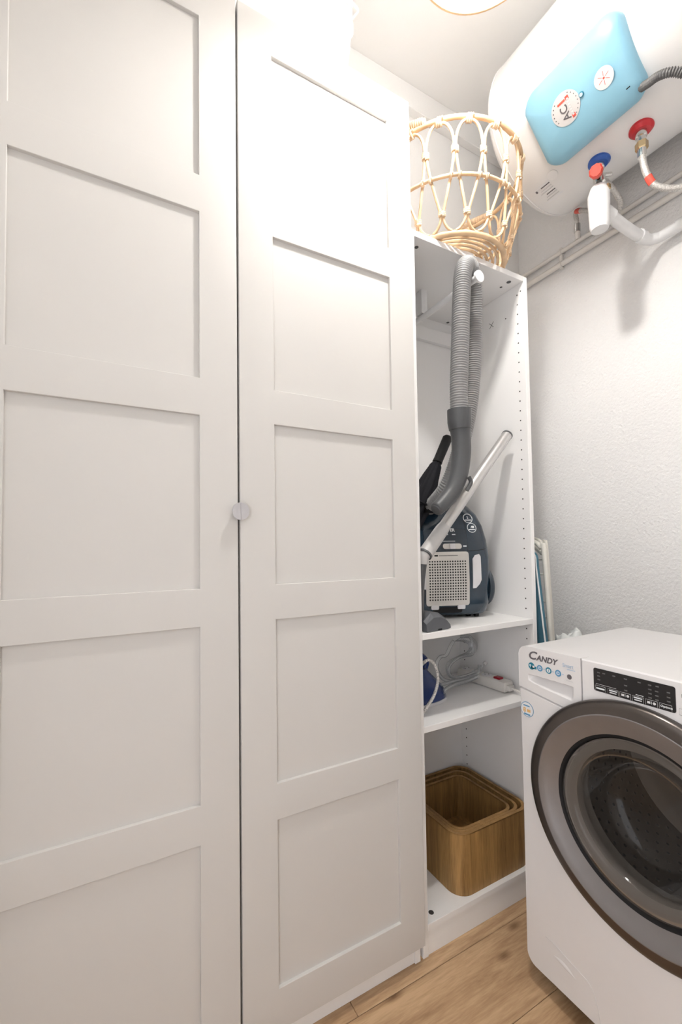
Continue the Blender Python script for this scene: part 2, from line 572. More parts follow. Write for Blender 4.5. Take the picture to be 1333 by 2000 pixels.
structure(box('trim_1', XL, XR, 0.33, YB, 2.814, ZC, 'wall', bevel=0.002), 'boxed beam along the top of the back wall', 'beam')

# ================================================================== two-door wardrobe
WH, WD, TH = 2.36, 0.345, 0.018
HW = 0.4905
wr = empty('wardrobe', (0, 0.17, 0))
tag(wr, 'tall white wardrobe with two closed panelled doors and half-disc knobs', 'wardrobe')
box('side_panel', -HW, -HW+TH, 0, WD, 0, WH, 'melamine', wr)
box('side_panel', HW-TH, HW, 0, WD, 0, WH, 'melamine', wr)
box('top_panel', -HW+TH, HW-TH, 0, WD, WH-TH, WH, 'melamine', wr)
box('bottom_panel', -HW+TH, HW-TH, 0.0, WD, 0.066, 0.083, 'melamine', wr)
box('back_panel', -HW+TH, HW-TH, WD-0.01, WD-0.004, 0.066, WH-TH, 'melamine', wr)
box('plinth', -HW+TH, HW-TH, 0.004, 0.02, 0, 0.066, 'melamine', wr)
for z in (0.5, 0.9, 1.3, 1.7, 2.05):
    box('shelf', -HW+TH, HW-TH, 0.02, WD-0.012, z, z+TH, 'melamine', wr)
ZT = [2.2643, 1.8278, 1.3886, 0.9461, 0.5061]
ZBt = [1.9084, 1.4683, 1.0249, 0.5852, 0.1465]
DT, DB, A_, B_ = 2.3533, 0.0574, 0.0829, 0.4129
def door(sgn):
    x = lambda t: sgn*t
    def bx(bm, a, b, z0, z1):
        xa, xb = sorted((x(a), x(b)))
        add_box(bm, xa, xb, -0.022, -0.004, z0, z1, 0.0007, 1)
    # one frame: grid of stiles and rails with stepped openings
    e0, e1 = 0.0024, HW-0.0005
    bm = bmesh.new()
    xs = [e0, A_, B_, e1]
    zs = [DB]+[v for p in zip(reversed(ZBt), reversed(ZT)) for v in p]+[DT]
    VY = -0.022
    grid = {}
    for i, a in enumerate(xs):
        for j, z in enumerate(zs):
            grid[(i, j)] = bm.verts.new((x(a), VY, z))
    for i in range(3):
        for j in range(len(zs)-1):
            if i == 1 and j % 2 == 1:
                continue
            bm.faces.new([grid[(i, j)], grid[(i+1, j)], grid[(i+1, j+1)], grid[(i, j+1)]])
    r = bmesh.ops.extrude_face_region(bm, geom=bm.faces[:])
    for v in [g for g in r['geom'] if isinstance(g, bmesh.types.BMVert)]:
        v.co.y = -0.004
    bmesh.ops.recalc_face_normals(bm, faces=bm.faces[:])
    es = [e for e in bm.edges if all(abs(v.co.y-VY) < 1e-6 for v in e.verts) and len(e.link_faces) == 2
          and any(abs(f.normal.y) < 0.5 for f in e.link_faces)]
    bmesh.ops.bevel(bm, geom=es, offset=0.0016, segments=3, affect='EDGES', profile=0.6)
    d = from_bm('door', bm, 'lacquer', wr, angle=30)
    for zb, zt in zip(ZBt, ZT):
        xa, xb = sorted((x(A_-0.004), x(B_+0.004)))
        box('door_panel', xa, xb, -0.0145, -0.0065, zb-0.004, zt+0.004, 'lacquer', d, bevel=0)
    # half-disc knob at the meeting edge
    out = [(0, -0.0185)]
    for k in range(15):
        a = -PI/2+PI*k/14
        out.append((0.0015+0.0165*math.cos(a), 0.0185*math.sin(a)))
    out.append((0, 0.0185))
    kn = prism('handle', [(px*sgn, pz) for px, pz in out], (0.0005*sgn, -0.036 if sgn > 0 else -0.038, 1.187), (1, 0, 0), (0, 0, 1), (0, 1, 0), 0.004, 'knob', d)
    kn['label'] = 'half-disc silver grey knob'
    prism('handle_stem', [(px*sgn*0.55+0.004*sgn, pz*0.5) for px, pz in out], (0.0005*sgn, -0.0345, 1.187), (1, 0, 0), (0, 0, 1), (0, 1, 0), 0.013, 'knob', d)
    return d
door(-1)
door(1)
adopt(wr)

# white fabric storage bag on top of the wardrobe
bm = bmesh.new()
nx, nz = 14, 14
bgx0, bgx1, bgz0, bgz1 = -0.02, 0.312, WH+0.001, 2.74
def bagpt(fx, fy, fz):
    bul = math.sin(PI*fz)*0.5+fz*0.9
    xx = bgx0+(bgx1-bgx0)*fx
    xx += (fx-0.5)*2*0.022*bul
    yy_ = 0.0+0.31*fy+(fy-0.5)*2*0.012*math.sin(PI*fx)*math.sin(PI*fz)
    zz = bgz0+(bgz1-bgz0)*fz + (0.012*math.sin(PI*fx)*math.sin(PI*fy) if fz > 0.99 else 0)
    zz += 0.003*math.sin(9*fx+4*fz)*fz
    return (xx, yy_, zz)
r = bmesh.ops.create_cube(bm, size=1.0)
bmesh.ops.subdivide_edges(bm, edges=bm.edges[:], cuts=12, use_grid_fill=True)
for v in bm.verts:
    f = [v.co.x+0.5, v.co.y+0.5, v.co.z+0.5]
    # round the vertical edges
    cx, cy = f[0]-0.5, f[1]-0.5
    k = max(abs(cx), abs(cy)); rr = math.hypot(cx, cy)
    if rr > 1e-6:
        s = (k/rr)**0.12
        f[0] = 0.5+cx*s; f[1] = 0.5+cy*s
    v.co = Vector(bagpt(*f))
sb = empty('storage_bag', (0.15, 0.15, WH))
tag(sb, 'white fabric storage bag sitting on top of the wardrobe', 'storage bag')
from_bm('bag_body', bm, 'cloth', sb, smooth=True, angle=50)
tube('piping', [(bagpt(f, 0, 0.52)[0], -0.004, bagpt(f, 0, 0.52)[2]) for f in (0.0, .25, .5, .75, 1.0)]+[(bagpt(1, f, .52)[0]+.002, bagpt(1, f, .52)[1], bagpt(1, f, .52)[2]) for f in (.1, .5, .9)], 0.003, 'cloth', sb, seg=6)
tube('carry_strap', [(bagpt(1, .2, .5)[0]+.004, .05, 2.53), (bagpt(1, .2, .6)[0]+.016, .052, 2.555), (bagpt(1, .2, .6)[0]+.018, .058, 2.60), (bagpt(1, .2, .7)[0]+.006, .06, 2.63)], 0.005, 'cloth', sb, seg=8)
adopt(sb)

# ================================================================== open cabinet
CX0, CX1, CH, CD = 0.500, 1.000, 2.010, 0.345
ci0, ci1 = CX0+TH, CX1-TH
cb = empty('open_cabinet', (0.75, 0.17, 0))
tag(cb, 'white doorless wardrobe cabinet with open shelves and drilled side panels', 'cabinet')
sl = box('side_panel', CX0, ci0, 0, CD, 0, CH, 'melamine', cb)
sr = box('side_panel', ci1, CX1, 0, CD, 0, CH, 'melamine', cb)
box('top_panel', ci0, ci1, 0, CD, CH-TH, CH, 'melamine', cb)
box('bottom_panel', ci0, ci1, 0, CD, 0.066, 0.083, 'melamine', cb)
box('plinth', ci0, ci1, 0.003, 0.019, 0, 0.066, 'melamine', cb)
bk = box('back_panel', ci0, ci1, CD-0.012, CD-0.006, 0.083, CH-TH, 'melamine', cb)
S1, S2 = 0.862, 0.608
box('shelf', ci0+.0005, ci1-.0005, 0.001, CD-0.014, S1-0.017, S1, 'melamine', cb)
box('shelf', ci0+.0005, ci1-.0005, 0.001, CD-0.014, S2-0.017, S2, 'melamine', cb)
box('back_rail', ci0+.001, ci1-0.001, CD-0.03, CD-0.0125, 1.895, 1.945, 'melamine', cb)
hl = []
z = 0.16
while z < 1.96:
    if abs(z-S1) > 0.02 and abs(z-S2) > 0.02:
        hl.append(((ci1+0.0002, 0.026, z), (-1, 0, 0), 0.0024, 0.0006))
        hl.append(((ci1+0.0002, CD-0.035, z), (-1, 0, 0), 0.0024, 0.0006))
    z += 0.0333
hl += [((ci1+0.0002, 0.012, 1.965), (-1, 0, 0), 0.0024, 0.0006), ((ci1+0.0002, 0.075, 1.90), (-1, 0, 0), 0.0024, 0.0006)]
discs('peg_holes', hl, 'hole', sr)
discs('peg_holes', [((ci0-0.0002, p[0][1], p[0][2]), (1, 0, 0), 0.0024, 0.0006) for p in hl], 'hole', sl)
for cx_, cy_, r_ in ((.554, .034, .006), (.941, .025, .0075), (.941, .057, .0045), (.942, .318, .006)):
    disc('cam_lock', (cx_, cy_, CH-TH+0.0002), (0, 0, -1), r_, 0.0007, 'cam', cb, seg=16)
disc('cam_lock', (.551, .026, .0828), (0, 0, 1), .0075, 0.0007, 'cam', cb, seg=16)
st = prism('warning_sticker', rrect(.042, .034, .001, 1), (ci1-0.0002, 0.135, 1.905), (0, 1, 0), (0, 0, 1), (-1, 0, 0), 0.0004, 'melamine', cb)
raw('sticker_marks', *(lambda L: (L[0], L[1]))(tube_geo([(ci1-0.0008, .146, 1.895), (ci1-0.0008, .128, 1.915)], .0008, 6)), 'hole', st)
raw('sticker_marks', *(lambda L: (L[0], L[1]))(tube_geo([(ci1-0.0008, .146, 1.915), (ci1-0.0008, .128, 1.895)], .0008, 6)), 'hole', st)
# pull-out clothes rail under the top panel
RX, RZ = 0.714, 1.900
rl = tube('pullout_rail', [(RX, -0.052, RZ), (RX, CD-0.04, RZ)], 0.0095, 'white', cb, seg=16)
V, F = disc_geo((RX, -0.050, RZ), (0, -1, 0), 0.0175, 0.007, 28)
ec = raw('end_cap', V, F, 'white', rl)
box('rail_bracket', RX-0.013, RX+0.013, 0.19, 0.22, RZ+0.009, CH-TH, 'white', rl)
box('rail_bracket', RX-0.013, RX+0.013, CD-0.075, CD-0.045, RZ+0.009, CH-TH, 'white', rl)
adopt(cb)

# ================================================================== pendant lamp
LX, LY, LZ = 0.437, -0.354, 2.40
lp = empty('pendant_lamp', (LX, LY, LZ))
tag(lp, 'round woven rattan pendant lamp glowing white under the ceiling', 'lamp')
prof = [(0.151, 0.004), (0.149, 0.03), (0.143, 0.07), (0.128, 0.105), (0.10, 0.132), (0.062, 0.148), (0.03, 0.153)]
lathe('lamp_crown', [(0.066, 0.142), (0.064, 0.149), (0.03, 0.154), (0.018, 0.154), (0.018, 0.151), (0.03, 0.151), (0.062, 0.146)], 'lampwhite', lp, (LX, LY, LZ), seg=32)
lathe('lamp_shade', prof, 'lampgauze', lp, (LX, LY, LZ), seg=48)
ringp = [(LX+0.154*math.cos(2*PI*k/64), LY+0.154*math.sin(2*PI*k/64), LZ) for k in range(64)]
tube('rim', ringp, 0.004, 'rattan', lp, seg=8, closed=True, sm=0)
sme = None
for k in range(32):             # open weave of flat white slats
    a = 2*PI*k/32
    if sme is None:
        V, F = [], []
        for r, h in prof[:6]:
            wd = 0.0052*(0.35+0.65*r/0.151)
            V += [(r, -wd, h), (r, wd, h), (r+0.0016, wd, h), (r+0.0016, -wd, h)]
        for i in range(5):
            for q in range(4):
                F.append((i*4+q, i*4+(q+1) % 4, (i+1)*4+(q+1) % 4, (i+1)*4+q))
        F += [(0, 1, 2, 3), (20, 21, 22, 23)]
        o = raw('shade_slat', V, F, 'lampwhite', lp); sme = o.data
    else:
        o = link('shade_slat', sme, None, lp)
    o.location = (LX, LY, LZ); o.rotation_euler = (0, 0, a)
for h, r in ((0.03, 0.157), (0.07, 0.151)):
    tube('weave_band', [(LX+r*math.cos(2*PI*k/72), LY+r*math.sin(2*PI*k/72), LZ+h) for k in range(72)], 0.0024, 'lampwhite', lp, seg=5, closed=True, sm=0)
lathe('bulb', [(0.0, -0.038), (0.02, -0.033), (0.034, -0.017), (0.038, 0.0), (0.033, 0.02), (0.02, 0.036), (0.013, 0.045)], 'bulb', lp, (LX, LY, LZ+0.062), seg=24)
lathe('socket', [(0.0, 0.165), (0.018, 0.165), (0.018, 0.108), (0.0, 0.108)], 'white', lp, (LX, LY, LZ), seg=16)
tube('cable', [(LX, LY, LZ+0.165), (LX, LY, ZC-0.03)], 0.003, 'white', lp, seg=8)
lathe('ceiling_rose', [(0.0, -0.035), (0.02, -0.034), (0.045, -0.012), (0.048, 0.0), (0.0, 0.0)], 'white', lp, (LX, LY, ZC), seg=24)
adopt(lp)

# ================================================================== rattan basket
BX, BY, BZ = 0.745, 0.115, CH
bk_ = empty('rattan_basket', (BX, BY, BZ))
tag(bk_, 'round openwork rattan laundry basket on top of the open cabinet', 'basket')
def brad(z):       # radius at height above the cabinet top
    pts = [(0.0, 0.180), (0.03, 0.198), (0.14, 0.228), (0.22, 0.238), (0.31, 0.240)]
    for (z0, r0), (z1, r1) in zip(pts[:-1], pts[1:]):
        if z <= z1:
            return r0+(r1-r0)*(z-z0)/(z1-z0)
    return pts[-1][1]
def bp(a, z, dr=0.0):
    r = brad(z)+dr
    return (BX+r*math.cos(a), BY+r*math.sin(a), BZ+z)
def circle(r, z, n=72):
    return [(BX+r*math.cos(2*PI*k/n), BY+r*math.sin(2*PI*k/n), BZ+z) for k in range(n)]
tube('rim', circle(0.240, 0.302), 0.0068, 'rattan', bk_, seg=10, closed=True, sm=0)
tube('hoop', [bp(2*PI*k/72, 0.142+0.0012*math.sin(36*2*PI*k/72), 0.004) for k in range(72)], 0.0052, 'rattan', bk_, seg=8, closed=True, sm=0)
tube('base_ring', circle(0.182, 0.009), 0.0085, 'rattan', bk_, seg=10, closed=True, sm=0)
for r in (0.163, 0.147, 0.131, 0.115, 0.098, 0.08, 0.06, 0.04):
    tube('base_ring', circle(r, 0.010, 48), 0.0048, 'rattan', bk_, seg=7, closed=True, sm=0)
for a in (0.35, 0.35+PI/2):
    c, s = math.cos(a), math.sin(a)
    tube('base_cross', [(BX-0.18*c, BY-0.18*s, BZ+0.017), (BX+0.18*c, BY+0.18*s, BZ+0.017)], 0.0055, 'rattan', bk_, seg=8)
    for t in (-0.163, -0.147, -0.131, -0.115, -0.098, 0.098, 0.115, 0.131, 0.147, 0.163):
        tube('binding', [(BX+t*c-s*0.007*math.cos(q), BY+t*s+c*0.007*math.cos(q), BZ+0.0125+0.0085*math.sin(q)) for q in [2*PI*i/8 for i in range(8)]], 0.002, 'rattanpeel', bk_, seg=5, closed=True, sm=0)
NC = 18
da = 2*PI/NC
up, lo = [], []
for k in range(NC):
    a = k*da+0.075
    h = da/2
    half = [(0.0, 0.295), (0.30, 0.292), (0.56, 0.283), (0.77, 0.267), (0.90, 0.246), (0.94, 0.226), (0.935, 0.207), (0.80, 0.166), (0.52, 0.115), (0.20, 0.070), (0.085, 0.054), (0.10, 0.042), (0.24, 0.029), (0.50, 0.019), (0.82, 0.014)]
    P = [bp(a-h*t, z, -0.001) for t, z in reversed(half)]+[bp(a+h*t, z, -0.001) for t, z in half[1:]]
    tube('cane', P, 0.0042, 'rattan', bk_, seg=7, sm=4)
    up.append(a+h); lo.append(a)
def wrap(c, t, n, r, L, turns, m, name, parent):
    """a peel binding: helix round the joint"""
    c, t = Vector(c), Vector(t).normalized()
    u = Vector(n).normalized(); v = t.cross(u)
    P = []
    for i in range(turns*8+1):
        q = 2*PI*i/8
        P.append(c+t*(-L/2+L*i/(turns*8))+u*math.cos(q)*r[0]+v*math.sin(q)*r[1])
    return tube(name, P, L/turns*0.55, m, parent, seg=5, sm=0)
for a in up:
    wrap(bp(a, 0.213, -0.001), (0, 0, 1), (math.cos(a), math.sin(a), 0), (0.0055, 0.0085), 0.020, 4, 'rattanpeel', 'binding', bk_)
for a in lo:
    wrap(bp(a, 0.055, -0.001), (0, 0, 1), (math.cos(a), math.sin(a), 0), (0.0055, 0.0085), 0.016, 3, 'rattanpeel', 'binding', bk_)
    wrap(bp(a, 0.297, 0.0), (-math.sin(a), math.cos(a), 0), (math.cos(a), math.sin(a), 0), (0.0085, 0.011), 0.018, 3, 'rattanpeel', 'binding', bk_)
    for s in (-0.36, 0.36):
        b = a+s*da
        wrap(bp(b, 0.142, 0.002), (-math.sin(b), math.cos(b), 0), (math.cos(b), math.sin(b), 0), (0.0085, 0.0075), 0.007, 2, 'rattanpeel', 'binding', bk_)
for a0 in (math.radians(201), math.radians(21)):      # wrapped hand grips on the rim
    P = []
    for i in range(19):
        b = a0-0.24+0.48*i/18
        lift = 0.010*math.sin(PI*i/18)
        P.append((BX+0.241*math.cos(b), BY+0.241*math.sin(b), BZ+0.311+lift))
    g = tube('grip', P, 0.0105, 'rattanpeel', bk_, seg=10, sm=2)
    for i in range(1, 18):
        c = Vector(P[i]); t = (Vector(P[i+1])-Vector(P[i-1])).normalized()
        u = Vector((0, 0, 1)); v = t.cross(u)
        tube('grip_wrap', [c+u*math.cos(2*PI*q/10)*0.0112+v*math.sin(2*PI*q/10)*0.0112 for q in range(10)], 0.0022, 'rattanpeel', g, seg=4, closed=True, sm=0)
adopt(bk_)

# ================================================================== water heater and its plumbing
# the assembly is drawn around a wall anchor for a 0.45 m tank; the tank on the wall is 0.52 m across
HK = 1.166
HA_DRAW = Vector((1.190, -0.300, 2.133))
HA_WALL = Vector((1.430, -0.194, 2.303))
HXR = 1.190                     # wall plane in drawing units
def hdraw_y(y):                 # room y -> drawing y
    return (y-HA_WALL.y)/HK+HA_DRAW.y
def mount(root):
    adopt(root)
    root.location = HA_WALL+(root.location-HA_DRAW)*HK
    root.scale = (HK, HK, HK)
HXc, HZc, HR = 0.930, 2.357, 0.224
HY0, HY1 = -0.105, -1.02
wh = empty('water_heater', (HXc, (HY0+HY1)/2, HZc-HR))
tag(wh, 'large horizontal white electric water heater mounted on the right wall', 'water heater')
def hp(th, y, d=0.0):
    t = math.radians(th)
    return Vector((HXc+(HR+d)*math.cos(t), y, HZc+(HR+d)*math.sin(t)))
L_ = abs(HY1-HY0)
prof = [(0.0, 0.045), (0.06, 0.043), (0.12, 0.034), (0.17, 0.018), (0.205, -0.0), (0.218, -0.012), (HR, -0.028), (HR, -L_+0.028), (0.218, -L_+0.012), (0.205, -L_), (0.12, -L_-0.03), (0.0, -L_-0.04)]
lathe('tank', prof, 'heater', wh, (HXc, HY0+0.012, HZc), axis='Y', seg=96, angle=25)
tube('seam', [hp(360*k/96, HY0-0.012, 0.0002) for k in range(96)], 0.0012, 'heater', wh, seg=6, closed=True, sm=0)
for yb in (-0.30, -0.82):      # wall brackets
    box('wall_bracket', HXc+HR*0.9, HXR-0.001, yb-0.02, yb+0.02, HZc-0.0, HZc+0.13, 'heater', wh, bevel=0.002)
# blue service cover
TH0, TH1, CY0, CY1 = -158.5, -113.0, -0.228, -0.460
arc = math.radians(TH1-TH0)*HR
clen = CY0-CY1
def cov(u, v, d):
    return hp((TH0+TH1)/2+math.degrees(u/HR), (CY0+CY1)/2+v, d)
V, F = [], []
rings = [(0.0, -0.004), (0.0, 0.004), (0.0015, 0.020), (0.006, 0.028), (0.014, 0.0325), (0.028, 0.035), (0.05, 0.036), (0.07, 0.036), (0.086, 0.036)]
n = 0
for inset, d in rings:
    w_, l_ = max(0.002, arc-2*inset), max(0.04, clen-2*inset)
    r_ = max(0.0008, min(0.030, w_/2-0.0002)-inset*0.25)
    r_ = min(r_, w_/2-0.0001)
    o_ = rrect(w_, l_, r_, 8)
    n = len(o_)
    for (u, v) in o_:
        # the left end (towards the back wall) bows outwards
        if v > 0:
            v += 0.014*(1-(2*u/arc)**2)*(v/(clen/2))
        V.append(cov(u, v, d))
for i in range(len(rings)-1):
    for k in range(n):
        F.append((i*n+k, i*n+(k+1) % n, (i+1)*n+(k+1) % n, (i+1)*n+k))
F.append(tuple((len(rings)-1)*n+k for k in range(n)))
cv = raw('service_cover', V, F, 'blue', wh, True)
cv.data.set_sharp_from_angle(angle=math.radians(40))
cv['label'] = 'sky blue moulded service cover'
CO = 0.0365
def csurf(u0, v0, rot, sc=1.0):
    """maps flat sticker coordinates onto the cover: u along the arc (down), v along the tank"""
    c, s = math.cos(rot), math.sin(rot)
    def fn(x, y, z):
        u = u0-(s*x+c*y)*sc      # y runs up the curve
        v = v0-(c*x-s*y)*sc      # x runs along the tank, away from the back wall
        return cov(u*HR/(HR+CO), v, CO+z)
    return fn
def sticker(name, fn, r, t, m, parent, ry=None, seg=40):
    ry = ry or r
    V, F = [], []
    for rr, zz in ((1.0, 0.0), (1.0, t), (0.66, t), (0.33, t)):
        for k in range(seg):
            a = 2*PI*k/seg
            V.append(fn(r*rr*math.cos(a), ry*rr*math.sin(a), zz))
    for i in range(3):
        for k in range(seg):
            F.append((i*seg+k, i*seg+(k+1) % seg, (i+1)*seg+(k+1) % seg, (i+1)*seg+k))
    F.append(tuple(3*seg+k for k in range(seg)))
    return raw(name, V, F, m, parent)
uofs = lambda th: math.radians(th-(TH0+TH1)/2)*(HR+CO)
vofs = lambda y: y-(CY0+CY1)/2
f1 = csurf(uofs(-137.0), vofs(-0.317), 0.0)
s1 = sticker('round_sticker', f1, 0.034, 0.0006, 'stickgrey', cv)
# lettering runs up the tank's curve: x towards +v turned a quarter
def turn(f, ang, zofs=0.0009):
    c, s = math.cos(ang), math.sin(ang)
    return lambda x, y, z: f(c*x-s*y, s*x+c*y, zofs+z)
g1 = turn(f1, math.radians(90))
lettering('lettering', 'AC', 0.024, lambda x, y, z: g1(x-0.024, y-0.004, z), 'greyprint', cv, bold=0.0003)
lettering('lettering', 'i', 0.026, lambda x, y, z: g1(x+0.0135, y-0.004, z), 'redprint', cv, bold=0.0012)
def strip(fn, x0, x1, y0, y1, t, m, name, parent):
    V = [fn(x, y, z) for z in (0, t) for x, y in ((x0, y0), (x1, y0), (x1, y1), (x0, y1))]
    return raw(name, V, [(0, 1, 2, 3), (4, 5, 6, 7), (0, 1, 5, 4), (1, 2, 6, 5), (2, 3, 7, 6), (3, 0, 4, 7)], m, parent)
strip(g1, -0.028, 0.021, -0.0145, -0.0065, 0.0003, 'redprint', 'red_banner', cv)
for i in range(7):
    strip(g1, -0.023+i*0.006, -0.0198+i*0.006, -0.0125, -0.0085, 0.0006, 'stickwhite', 'banner_mark', cv)
for i in range(9):
    a = math.radians(200+i*16)
    strip(g1, 0.029*math.cos(a)-0.001, 0.029*math.cos(a)+0.001, 0.029*math.sin(a)-0.001, 0.029*math.sin(a)+0.001, 0.0003, 'greyprint', 'edge_mark', cv)
for i in range(6):
    a = math.radians(40+i*16)
    strip(g1, 0.029*math.cos(a)-0.0012, 0.029*math.cos(a)+0.0012, 0.029*math.sin(a)-0.0012, 0.029*math.sin(a)+0.0012, 0.0003, 'greyprint', 'edge_mark', cv)
f2 = csurf(uofs(-135.0), vofs(-0.405), 0.0)
sticker('round_sticker', f2, 0.0205, 0.0006, 'stickwhite', cv)
for ang in (20, 80, 140, 200, 260, 320):
    g = turn(f2, math.radians(ang))
    strip(g, 0.004, 0.013, -0.0004, 0.0004, 0.0003, 'redprint', 'dial_mark', cv)
sticker('dial_hub', turn(f2, 0), 0.0022, 0.0004, 'redprint', cv, seg=12)
fl_ = csurf(uofs(-136.7), vofs(-0.356), 0.0)
sticker('pilot_light', fl_, 0.0055, 0.002, 'tealprint', cv, seg=20)
sticker('pilot_light_lens', turn(fl_, 0, 0.0021), 0.0038, 0.001, 'paleblue', cv, seg=20)
fs_ = csurf(0.055, vofs(-0.437), 0.0)
strip(fs_, -0.006, 0.002, -0.001, 0.001, 0.001, 'black', 'cover_slot', cv)
# type label on the underside of the tank
def tsurf(th, y):
    return lambda a, b, z: hp(th+math.degrees(a/HR), y+b, 0.0004+z)
t1 = tsurf(-101, -0.166)
lab = strip(t1, -0.034, 0.030, -0.026, 0.026, 0.0003, 'stickwhite', 'type_label', wh)
for i in range(6):
    strip(t1, -0.028+i*0.009, -0.0255+i*0.009, -0.020, 0.006+0.012*((i*7) % 3)/2, 0.0006, 'stickgrey' if i % 3 else 'greyprint', 'label_line', lab)
strip(t1, -0.029, -0.022, 0.018, 0.023, 0.0006, 'greyprint', 'label_mark', lab)
sticker('knockout_ring', tsurf(-110.5, -0.203), 0.014, 0.0012, 'heater', wh, seg=28)
# outlet rosettes
for nm, y_, m_ in (('hot_rosette', -0.400, 'red'), ('cold_rosette', -0.297, 'cobalt')):
    lathe(nm, [(0.0, -0.004), (0.012, -0.010), (0.020, -0.009), (0.0265, -0.002), (0.0265, 0.006), (0.0, 0.006)], m_, wh, (0.912, y_, HZc-HR), seg=32)
mount(wh)

# hot water outlet: nut, connector and braided hose
hh = empty('hot_water_hose', (0.912, -0.40, 2.0))
tag(hh, 'braided steel hose with red tape hanging from the red outlet of the heater', 'hose')
z0 = HZc-HR-0.008
lathe('nipple', [(0.0, 0.0), (0.0125, 0.0), (0.0125, -0.014), (0.010, -0.016), (0.010, -0.03), (0.0, -0.03)], 'chrome', hh, (0.910, -0.400, z0), seg=20)
lathe('hex_nut', [(0.0, -0.028), (0.0105, -0.028), (0.014, -0.031), (0.014, -0.046), (0.0115, -0.05), (0.0, -0.05)], 'brass', hh, (0.908, -0.401, z0), seg=6, angle=20)
lathe('ferrule', [(0.0, -0.049), (0.0095, -0.049), (0.0095, -0.068), (0.0, -0.068)], 'chrome', hh, (0.906, -0.402, z0), seg=16)
hpth = [(0.905, -0.403, z0-0.066), (0.903, -0.406, 2.035), (0.907, -0.411, 2.005), (0.922, -0.420, 1.978), (0.948, -0.444, 1.962), (0.975, -0.475, 1.962), (1.02, -0.53, 1.985), (1.09, -0.59, 2.04), (1.15, -0.63, 2.088)]
tube('braided_hose', hpth, 0.0075, 'braid', hh, seg=12, sm=8)
Q = smooth_path(hpth, 8)
tube('red_tape', Q[17:23], 0.0081, 'redprint', hh, seg=12, sm=0)
mount(hh)

# safety valve with red knob and white funnel trap
sv = empty('safety_valve', (0.912, -0.297, 1.94))
tag(sv, 'chrome safety valve with red knob and white funnel trap under the blue outlet', 'valve')
VX, VY_ = 0.910, -0.297
lathe('valve_body', [(0.0, 0.0), (0.013, 0.0), (0.013, -0.012), (0.009, -0.015), (0.009, -0.03), (0.0145, -0.034), (0.0145, -0.052), (0.008, -0.056), (0.008, -0.085), (0.0, -0.085)], 'chrome', sv, (VX, VY_, z0), seg=20)
tube('knob_stem', [(VX, VY_, z0-0.030), (VX-0.034, VY_-0.012, z0-0.046)], 0.008, 'black', sv, seg=14)
kd = Vector((-0.85, -0.35, -0.35)).normalized()
kb = Vector((VX-0.030, VY_-0.011, z0-0.044))
kv, kf = tube_geo([kb, kb+kd*0.004, kb+kd*0.020, kb+kd*0.025], [0.012, 0.0155, 0.0165, 0.013], 9)
raw('red_knob', kv, kf, 'redknob', sv, False)
tube('side_port', [(VX, VY_, z0-0.042), (VX+0.040, VY_+0.004, z0-0.030)], 0.0085, 'chrome', sv, seg=14)
tube('drain_lever', [(VX+0.008, VY_-0.006, z0-0.030), (VX+0.030, VY_-0.014, z0-0.024)], 0.005, 'chrome', sv, seg=10)
lathe('funnel_trap', [(0.0, -0.110), (0.020, -0.107), (0.0235, -0.098), (0.0260, -0.03), (0.0262, -0.012), (0.019, 0.008), (0.013, 0.008), (0.013, -0.004), (0.0, -0.004)], 'white', sv, (VX-0.006, VY_, 2.050), seg=32)
box('trap_slot', VX-0.006, VX+0.006, VY_-0.0262, VY_-0.021, 2.042, 2.054, 'brass', sv)
tube('trap_socket', [(VX+0.010, VY_, 2.004), (VX+0.044, VY_-0.004, 1.994)], 0.0175, 'white', sv, seg=24)
mount(sv)
dp = empty('drain_pipe', (1.14, -0.3, 1.99))
tag(dp, 'white plastic drain pipe running from the funnel trap to the wall', 'pipe')
tube('pipe', [(VX+0.040, VY_-0.004, 1.995), (1.02, -0.302, 1.987), (1.115, -0.304, 1.985), (1.142, -0.318, 1.986), (1.152, -0.345, 1.989), (1.156, -0.45, 2.0), (1.16, -0.70, 2.02), (1.165, -1.1, 2.05)], 0.0145, 'white', dp, seg=20, sm=8)
tube('elbow_collar', [(1.085, -0.3035, 1.985), (1.105, -0.304, 1.985)], 0.0172, 'white', dp, seg=20)
tube('elbow_collar', [(1.1535, -0.37, 1.992), (1.1545, -0.40, 1.995)], 0.0172, 'white', dp, seg=20)
mount(dp)
# cold feed
ch = empty('cold_water_hose', (1.05, -0.2, 2.1))
tag(ch, 'braided steel hose looping behind the funnel trap to the wall pipe', 'hose')
cpath = [(VX+0.038, VY_+0.004, z0-0.030), (0.985, -0.29, 2.094), (1.035, -0.283, 2.082), (1.068, -0.262, 2.082), (1.082, -0.235, 2.098), (1.083, -0.205, 2.118), (1.083, -0.17, 2.152), (1.098, -0.125, 2.190), (1.130, -0.096, 2.214), (1.156, -0.083, 2.208), (1.163, -0.080, 2.185)]
tube('braided_hose', cpath, 0.0072, 'braid', ch, seg=12, sm=8)
Q = smooth_path(cpath, 8)
tube('red_tape', Q[54:60], 0.0078, 'redprint', ch, seg=12, sm=0)
tube('ferrule', [(1.163, -0.0803, 2.198), (1.164, -0.079, 2.172)], 0.0098, 'chrome', ch, seg=14)
mount(ch)
